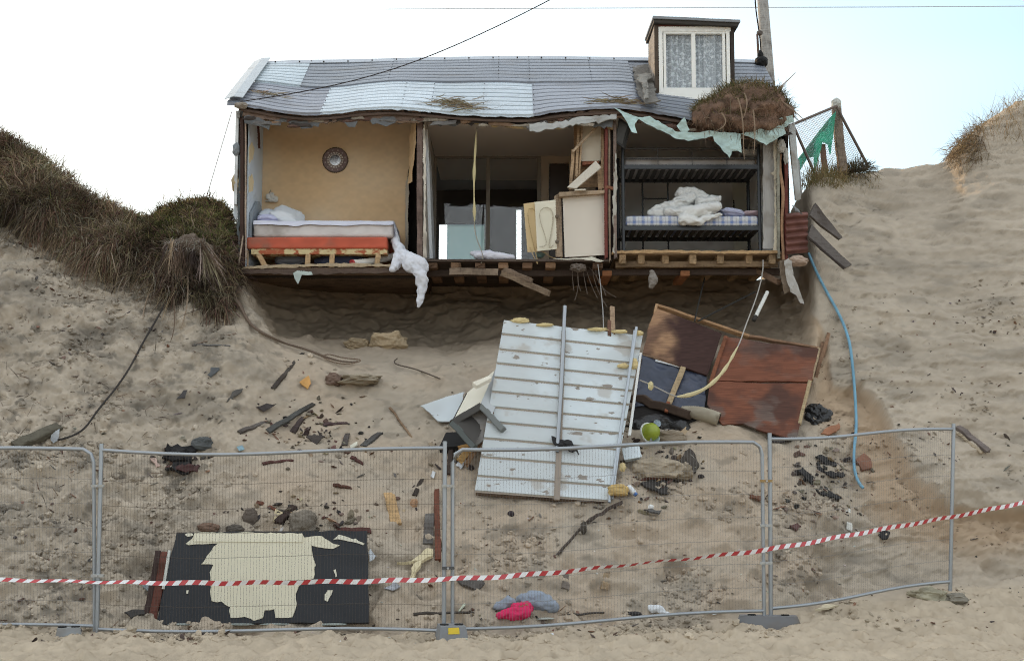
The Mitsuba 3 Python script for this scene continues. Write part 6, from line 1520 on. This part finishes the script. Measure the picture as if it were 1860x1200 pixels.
stuff('dune_grass', [tufts(1300, 16, west & upper, DRY, (0.12, 0.34), (0.006, 0.013), 0.05, 0.5, (0.1, 0.6), 1), tufts(700, 14, west & upper, GRN, (0.10, 0.26), (0.006, 0.013), 0.05, 0.5, (0.1, 0.6), 2),
                     tufts(1500, 16, east & upper, GRN, (0.06, 0.17), (0.007, 0.014), 0.05, 0.35, (0.1, 0.5), 3), tufts(450, 12, east & upper, DRY, (0.08, 0.22), (0.005, 0.011), 0.05, 0.4, (0.1, 0.6), 4)],
      'shaggy brown and green dune grass covering the dune top left of the chalet', cate='grass')
stuff('hanging_roots', [tufts(1500, 12, west & lower_, DRY, (0.15, 0.42), (0.005, 0.012), 0.06, -0.2, (0.6, 1.3), 5), tufts(900, 12, east & lower_, DRY + [(0.06, 0.045, 0.035)], (0.12, 0.40), (0.005, 0.012), 0.06, -0.2, (0.6, 1.3), 6), tufts(500, 10, lower_ | upper, [(0.045, 0.034, 0.027), (0.08, 0.05, 0.04)], (0.2, 0.5), (0.006, 0.014), 0.06, -0.1, (0.6, 1.2), 7)],
      'dead stems and roots hanging over the sand below the grass at left', cate='roots')
# thin taller stems on the left skyline
ids = r.choice(np.where((GT > 9.5) & (GT < 10.3) & (GS > -60) & (GS < 425))[0], 420)
stuff('seed_stems', [blades(GV[ids], norm(np.array([0.0, 0, 1]) + r.normal(size=(420, 3)) * 0.25), r.uniform(0.15, 0.45, 420), r.uniform(0.004, 0.008, 420), r.uniform(0, 0.12, 420), pick(r, DRY, 420), r)], 'thin dry stems standing on the left skyline', cate='grass')
# tufts on the right hillock and by the mesh panel
def at_px(x0, x1, y0, y1, n, seed):
    q = np.random.default_rng(seed)
    ids = np.where((GP[:, 0] > x0) & (GP[:, 0] < x1) & (GP[:, 1] > y0) & (GP[:, 1] < y1) & (GV[:, 1] < 26))[0]
    return q.choice(ids, n), q
ids, q = at_px(1728, 1790, 222, 290, 1500, 8)
dn = norm(np.array([-0.5, -0.5, -0.2]) + q.normal(size=(1500, 3)) * 0.4)
p1_ = blades(GV[ids] + q.normal(size=(1500, 3)) * 0.05, dn, q.uniform(0.12, 0.45, 1500), q.uniform(0.005, 0.01, 1500), q.uniform(0.0, 0.3, 1500), pick(q, [(0.25, 0.18, 0.10), (0.18, 0.13, 0.08), (0.12, 0.09, 0.06)], 1500), q)
ids, q = at_px(1735, 1890, 170, 262, 700, 9)
p2_ = blades(GV[ids] + q.normal(size=(700, 3)) * 0.04, norm(np.array([-0.15, -0.2, 1.0]) + q.normal(size=(700, 3)) * 0.35), q.uniform(0.12, 0.5, 700), q.uniform(0.004, 0.008, 700), q.uniform(0.0, 0.3, 700), pick(q, [(0.30, 0.22, 0.12), (0.22, 0.16, 0.09)], 700), q)
stuff('marram_tuft', [p1_, p2_], 'dry straw coloured marram on the hillock at the right skyline', cate='grass')
ids, q = at_px(1446, 1585, 296, 345, 2600, 10)
b_ = GV[ids] + q.normal(size=(2600, 3)) * [0.08, 0.15, 0.02]
p3_ = blades(b_, norm(np.array([0, 0, 1.0]) + q.normal(size=(2600, 3)) * 0.35), q.uniform(0.12, 0.5, 2600) * np.clip((1600 - PX(b_)[:, 0]) / 110, 0.25, 1), q.uniform(0.005, 0.01, 2600), q.uniform(0.0, 0.2, 2600), pick(q, [(0.30, 0.23, 0.12), (0.20, 0.15, 0.08), (0.12, 0.11, 0.05)], 2600), q)
c_ = P(1552, 300, 23.3)
d_ = norm(q.normal(size=(900, 3)) * [1.3, 1, 0.6] + [0, 0, 0.8])
p4_ = blades(c_ + [0.0, 0, -0.12] + d_ * q.uniform(0.0, 0.3, (900, 1)) * [1.2, 1, 0.7], d_, q.uniform(0.06, 0.2, 900), q.uniform(0.006, 0.014, 900), q.uniform(0, 0.1, 900), pick(q, [(0.07, 0.07, 0.05), (0.12, 0.10, 0.07)], 900), q)
stuff('rough_grass', [p3_, p4_], 'dry rough grass and a dark low bush round the mesh panel', cate='grass')

# the hanging root clump at left of the chalet
k = thing('root_clump', 'bleached root clump hanging from the turf edge left of the chalet', 'roots')
o = G(345, 462)[0] + [0, -0.15, 0.0]
put('soil', blob([[(o + [-0.20, 0.05, 0.02], 0.14), (o + [0.05, -0.02, 0.10], 0.17), (o + [0.25, 0.0, 0.0], 0.14)], [(o + [0.0, 0.0, 0.05], 0.15), (o + [-0.02, 0.0, -0.35], 0.14), (o + [-0.05, 0.05, -0.6], 0.06)], [(o + [0.2, 0.05, 0.0], 0.12), (o + [0.35, 0.0, -0.35], 0.10)]], 0.05, 6, 4, 0.035), (0.10, 0.075, 0.055), 'vc', k, var=0.5)
q = np.random.default_rng(12)
SH = []
for i_ in range(26):
    left_ = i_ % 2 == 0
    a_ = o + np.array([q.uniform(-0.30, -0.02), q.uniform(-0.2, -0.05), q.uniform(0.0, 0.14)]) if left_ else o + np.array([q.uniform(0.05, 0.36), q.uniform(-0.18, 0.0), q.uniform(-0.05, 0.14)])
    to_ = norm(np.array([[(q.uniform(-0.25, 0.10) if left_ else q.uniform(0.05, 0.75)), q.uniform(-0.35, -0.1), -1.0]]))[0]
    n_ = int(q.integers(14, 40))
    L_ = q.uniform(0.35, 1.05 if left_ and i_ < 12 else 0.75) * q.uniform(0.55, 1.0, n_)
    tone = pick(q, [(0.36, 0.285, 0.20), (0.25, 0.185, 0.13), (0.15, 0.105, 0.08), (0.42, 0.36, 0.29), (0.10, 0.075, 0.06)], 1)
    SH.append(blades(a_ + q.normal(size=(n_, 3)) * [0.025, 0.02, 0.03], norm(to_ + q.normal(size=(n_, 3)) * 0.09), L_, q.uniform(0.005, 0.014, n_), L_ * 0.12, np.clip(tone * q.uniform(0.6, 1.3, (n_, 1)), 0.01, 0.9), q))
stuff('hanging_fibres', SH, '', parent=k)
q2 = np.random.default_rng(13)
t2 = o + np.stack([q2.uniform(-0.28, 0.3, 240), q2.uniform(-0.22, -0.05, 240), q2.uniform(0.02, 0.18, 240)], 1)
stuff('bleached_fibres', [blades(t2, norm(q2.normal(size=(240, 3)) + [0, -0.6, -0.3]), q2.uniform(0.08, 0.2, 240), q2.uniform(0.006, 0.012, 240), q2.uniform(0.02, 0.1, 240), pick(q2, [(0.34, 0.31, 0.28), (0.26, 0.22, 0.18)], 240), q2)], '', parent=k)
for i, pts in enumerate(([(330, 455), (318, 510), (320, 560), (312, 622)], [(350, 450), (345, 500), (342, 560), (330, 600)], [(362, 470), (385, 510), (402, 540), (424, 560)], [(310, 470), (290, 500), (272, 540), (262, 580)], [(340, 470), (355, 520), (352, 575)], [(375, 465), (410, 500), (436, 520)])):
    put('root', tube([G(a, b)[0] + [0, -0.16 + 0.03 * j, 0.0] for j, (a, b) in enumerate(pts)], [0.018, 0.014, 0.006], 5, 16), (0.23, 0.17, 0.12) if i % 2 else (0.12, 0.085, 0.06), 'vc', k)
k = thing('root_strand', 'long brown root trailing from the turf along the left edge of the recess', 'root')
put('strand', tube([G(a, b)[0] + [0, -0.06, 0.03] for a, b in ((428, 548), (445, 575), (462, 598), (490, 615), (520, 628), (560, 640), (600, 655), (650, 660))], [0.03, 0.024, 0.016, 0.02, 0.008], 6, 50), (0.13, 0.095, 0.07), 'vc', k)
put('loose_end', tube([G(a, b)[0] + [0, -0.05, 0.03] for a, b in ((585, 652), (600, 648), (625, 654), (655, 658), (640, 664), (605, 661), (588, 653))], 0.009, 5, 30), (0.17, 0.12, 0.085), 'vc', k)
k = thing('root_strand', 'thin dark root lying in the shade below the large boulder', 'root')
put('strand', tube([G(a, b)[0] + [0, -0.05, 0.03] for a, b in ((722, 655), (728, 668), (745, 672), (775, 682), (800, 692))], 0.010, 5, 20), (0.09, 0.07, 0.055), 'vc', k)

# the turf that slid on to the roof
k = thing('turf_clump', 'slumped clump of earth and grass lying on the right end of the roof', 'turf')
ch = [[(P(1262, 216, 19.75), 0.10), (P(1292, 205, 19.8), 0.22), (P(1330, 198, 19.85), 0.32), (P(1366, 196, 19.85), 0.34), (P(1398, 198, 19.85), 0.30), (P(1418, 206, 19.85), 0.18)], [(P(1300, 215, 19.7), 0.14), (P(1360, 220, 19.7), 0.17), (P(1410, 216, 19.75), 0.14)]]
sv, sf = blob(ch, 0.13, 3.2, 7, 0.035, ridge=False)
put('soil', (sv, sf), (0.16, 0.10, 0.07), 'vc', k, var=0.9, freq=11)
sm_ = trimesh.Trimesh(sv, sf, process=False)
q = np.random.default_rng(14)
pts, fi = trimesh.sample.sample_surface(sm_, 9000, seed=3)
nn = sm_.face_normals[fi]
m1 = (nn[:, 2] > 0.25) | ((pts[:, 2] > np.interp(pts[:, 0], [P(1250, 0, 19.8)[0], P(1350, 0, 19.8)[0], P(1430, 0, 19.8)[0]], [P(0, 205, 19.8)[2], P(0, 168, 19.8)[2], P(0, 178, 19.8)[2]])))
a = pts[m1][:2600]; an = nn[m1][:2600]; n_ = len(a)
d_ = norm(an * 0.5 + [0, 0, 0.8] + q.normal(size=(n_, 3)) * 0.45)
L_ = q.uniform(0.05, 0.2, n_) * (1 + 1.2 * (q.random(n_) > 0.95))
stuff('grass', [blades(a, d_, L_, q.uniform(0.005, 0.010, n_), L_ * 0.35, pick(q, [(0.17, 0.135, 0.07), (0.12, 0.10, 0.05), (0.085, 0.085, 0.035), (0.23, 0.18, 0.10)], n_), q)], '', parent=k)
a = pts[~m1][:1700]; an = nn[~m1][:1700]; n_ = len(a)
d_ = norm(an * 0.35 + [0, 0, -0.5] + q.normal(size=(n_, 3)) * 0.55)
L_ = q.uniform(0.03, 0.12, n_) * (1 + 1.8 * (q.random(n_) > 0.93))
stuff('root_mat', [blades(a, d_, L_, q.uniform(0.004, 0.009, n_), L_ * 0.5, pick(q, [(0.22, 0.15, 0.10), (0.15, 0.10, 0.07), (0.28, 0.21, 0.15), (0.10, 0.07, 0.05)], n_), q)], '', parent=k)
for i, p_ in enumerate(([(1340, 178), (1347, 205), (1350, 240), (1352, 290)], [(1368, 200), (1371, 235), (1369, 280)], [(1310, 205), (1318, 222), (1300, 238)], [(1352, 170), (1356, 195), (1350, 215)], [(1400, 170), (1440, 200), (1465, 222)], [(1410, 165), (1432, 145), (1445, 132)], [(1395, 190), (1412, 168), (1428, 152)])):
    put('root', tube([P(x, y, 19.45 if y > 175 and i < 4 else 19.6) for x, y in p_], [0.012, 0.009, 0.004], 5, 14), (0.24, 0.175, 0.12), 'vc', k)

# clods of sand and small litter on the slope
r = np.random.default_rng(55)
ico = trimesh.creation.icosphere(subdivisions=1)
iv, if_ = np.array(ico.vertices), np.array(ico.faces)
def scatter(n, w, size, colfn, seed, flat_=1.0, elong=1.0):
    q = np.random.default_rng(seed)
    ids = q.choice(len(GV), n, p=w / w.sum())
    s = size[0] * (size[1] / size[0]) ** (q.random(n) ** 1.8)
    v = iv[None] * (1 + 0.35 * (q.random((n, len(iv), 1)) - 0.5) * 2)
    sc_ = np.stack([s * q.uniform(1, elong, n), s * q.uniform(0.7, 1.2, n), s * flat_ * q.uniform(0.6, 1.0, n)], 1)
    v = v * sc_[:, None]
    a = q.uniform(0, 2 * np.pi, n); b = q.uniform(-0.9, 0.9, n)
    ca, sa, cb_, sb = np.cos(a), np.sin(a), np.cos(b), np.sin(b)
    x, y, z = v[..., 0], v[..., 1], v[..., 2]
    x, z = x * cb_[:, None] - z * sb[:, None], x * sb[:, None] + z * cb_[:, None]
    x, y = x * ca[:, None] - y * sa[:, None], x * sa[:, None] + y * ca[:, None]
    v = np.stack([x, y, z], -1) + (GV[ids] + GN[ids] * (s * 0.25)[:, None])[:, None]
    F = (if_[None] + (np.arange(n) * len(iv))[:, None, None]).reshape(-1, 3)
    return v.reshape(-1, 3), F, np.repeat(colfn(ids, q), len(iv), 0)
onslope = ((GT > 2.3) & (GT < 7.2) & (GS > -70) & (GS < 1890)).astype(float)
cell = np.linalg.norm(GV - [0, 0, EYE], axis=1) * 0 + 1
patch = np.clip(mfbm(GV * 1.5, 3, 77) - 0.38, 0, 1) ** 1.5
lf = 1 - np.clip((GS - 250) / 200, 0, 1)
wl = onslope * patch * (lf * 1.0 + 0.12 + 0.7 * (GT < 5.0)) * (GS < 1560)
stuff('sand_clods', [scatter(5200, wl, (0.010, 0.045), lambda i, q: np.clip(GC[i] * q.uniform(0.62, 1.1, (len(i), 1)), 0.01, 0.9), 3), scatter(500, onslope * patch * (GS > 1500), (0.008, 0.03), lambda i, q: np.clip(GC[i] * q.uniform(0.55, 1.0, (len(i), 1)), 0.01, 0.9), 4, 0.7, 2.0)], 'crumbled clods of sand strewn over the slope', 'vc', 'sand')
dk = lambda i, q: pick(q, [(0.10, 0.06, 0.045), (0.06, 0.05, 0.045), (0.13, 0.115, 0.10), (0.16, 0.09, 0.06)], len(i))
wd = onslope * patch * (lf * 0.9 + 0.5) * (GT < 6.9)
stuff('sand_litter', [scatter(1100, wd, (0.008, 0.03), dk, 5, 0.35, 2.8), scatter(130, onslope * (GS > 500) * (GS < 1600) * (GT < 5), (0.006, 0.016), lambda i, q: pick(q, [(0.5, 0.5, 0.48)], len(i)), 6, 0.5, 1.5), scatter(160, onslope * (GS > 1480), (0.007, 0.022), dk, 7, 0.5, 2.5)], 'small dark chips, twigs and flecks lying all over the sand', 'vc', 'litter')
ids, q = at_px(0, 300, 430, 900, 900, 15)
b2 = blades(GV[ids], norm(GN[ids] * 0.3 + q.normal(size=(900, 3)) * [1, 0.6, 0.5]), q.uniform(0.05, 0.22, 900), q.uniform(0.005, 0.011, 900), q.uniform(0.0, 0.08, 900), pick(q, [(0.12, 0.09, 0.065), (0.07, 0.055, 0.045), (0.16, 0.10, 0.07)], 900), q)
stuff('root_litter', [b2], 'broken bits of root scattered on the left slope', cate='roots')
# finer rubble packed round the fallen panels
wr = np.zeros(len(GV))
for cx_, cy_, sx_, sy_ in ((1205, 830, 55, 55), (830, 830, 30, 25), (1500, 870, 50, 60), (560, 940, 90, 30), (900, 1110, 70, 14), (330, 830, 50, 20), (1130, 905, 60, 20), (560, 780, 90, 35)):
    wr += np.exp(-((GP[:, 0] - cx_) / sx_) ** 2 - ((GP[:, 1] - cy_) / sy_) ** 2)
wr *= (GT > 2.6) & (GT < 7)
stuff('rubble_bits', [scatter(520, wr, (0.012, 0.05), lambda i, q: pick(q, [(0.16, 0.13, 0.10), (0.07, 0.055, 0.048), (0.22, 0.18, 0.13), (0.11, 0.065, 0.05), (0.035, 0.032, 0.03)], len(i)), 21, 0.7, 1.7), scatter(110, wr, (0.02, 0.055), lambda i, q: pick(q, [(0.20, 0.11, 0.07), (0.34, 0.26, 0.16), (0.05, 0.04, 0.035), (0.45, 0.43, 0.38)], len(i)), 22, 0.25, 3.2)], 'broken crumbs of board, felt and brick packed round the fallen panels', 'vc', 'rubble')
# straw caught on the roof sheets
sb, sdir = [], []
q = np.random.default_rng(31)
for cx_, v_, wx_, n_ in ((825, 0.12, 0.16, 130), (850, 0.05, 0.14, 60), (480, 0.26, 0.2, 45), (1120, 0.09, 0.2, 110)):
    x_ = xat(cx_, 180, 20.2) + q.normal(size=n_) * wx_
    sb.append(roof_at(x_, np.clip(v_ + q.normal(size=n_) * 0.035, 0.01, 0.5)) + [0, -0.03, 0.025]); sdir.append(norm(np.stack([q.choice([-1, 1], n_), q.normal(size=n_) * 0.2 - 0.1, q.normal(size=n_) * 0.12], 1)))
sb, sdir = np.vstack(sb), np.vstack(sdir)
n_ = len(sb)
stuff('roof_straw', [blades(sb, sdir, q.uniform(0.08, 0.3, n_), q.uniform(0.008, 0.016, n_), q.uniform(0, 0.02, n_), pick(q, [(0.26, 0.20, 0.13), (0.18, 0.14, 0.09), (0.32, 0.26, 0.17)], n_), q)], 'wisps of dry straw caught on the lower roof sheets', cate='straw')
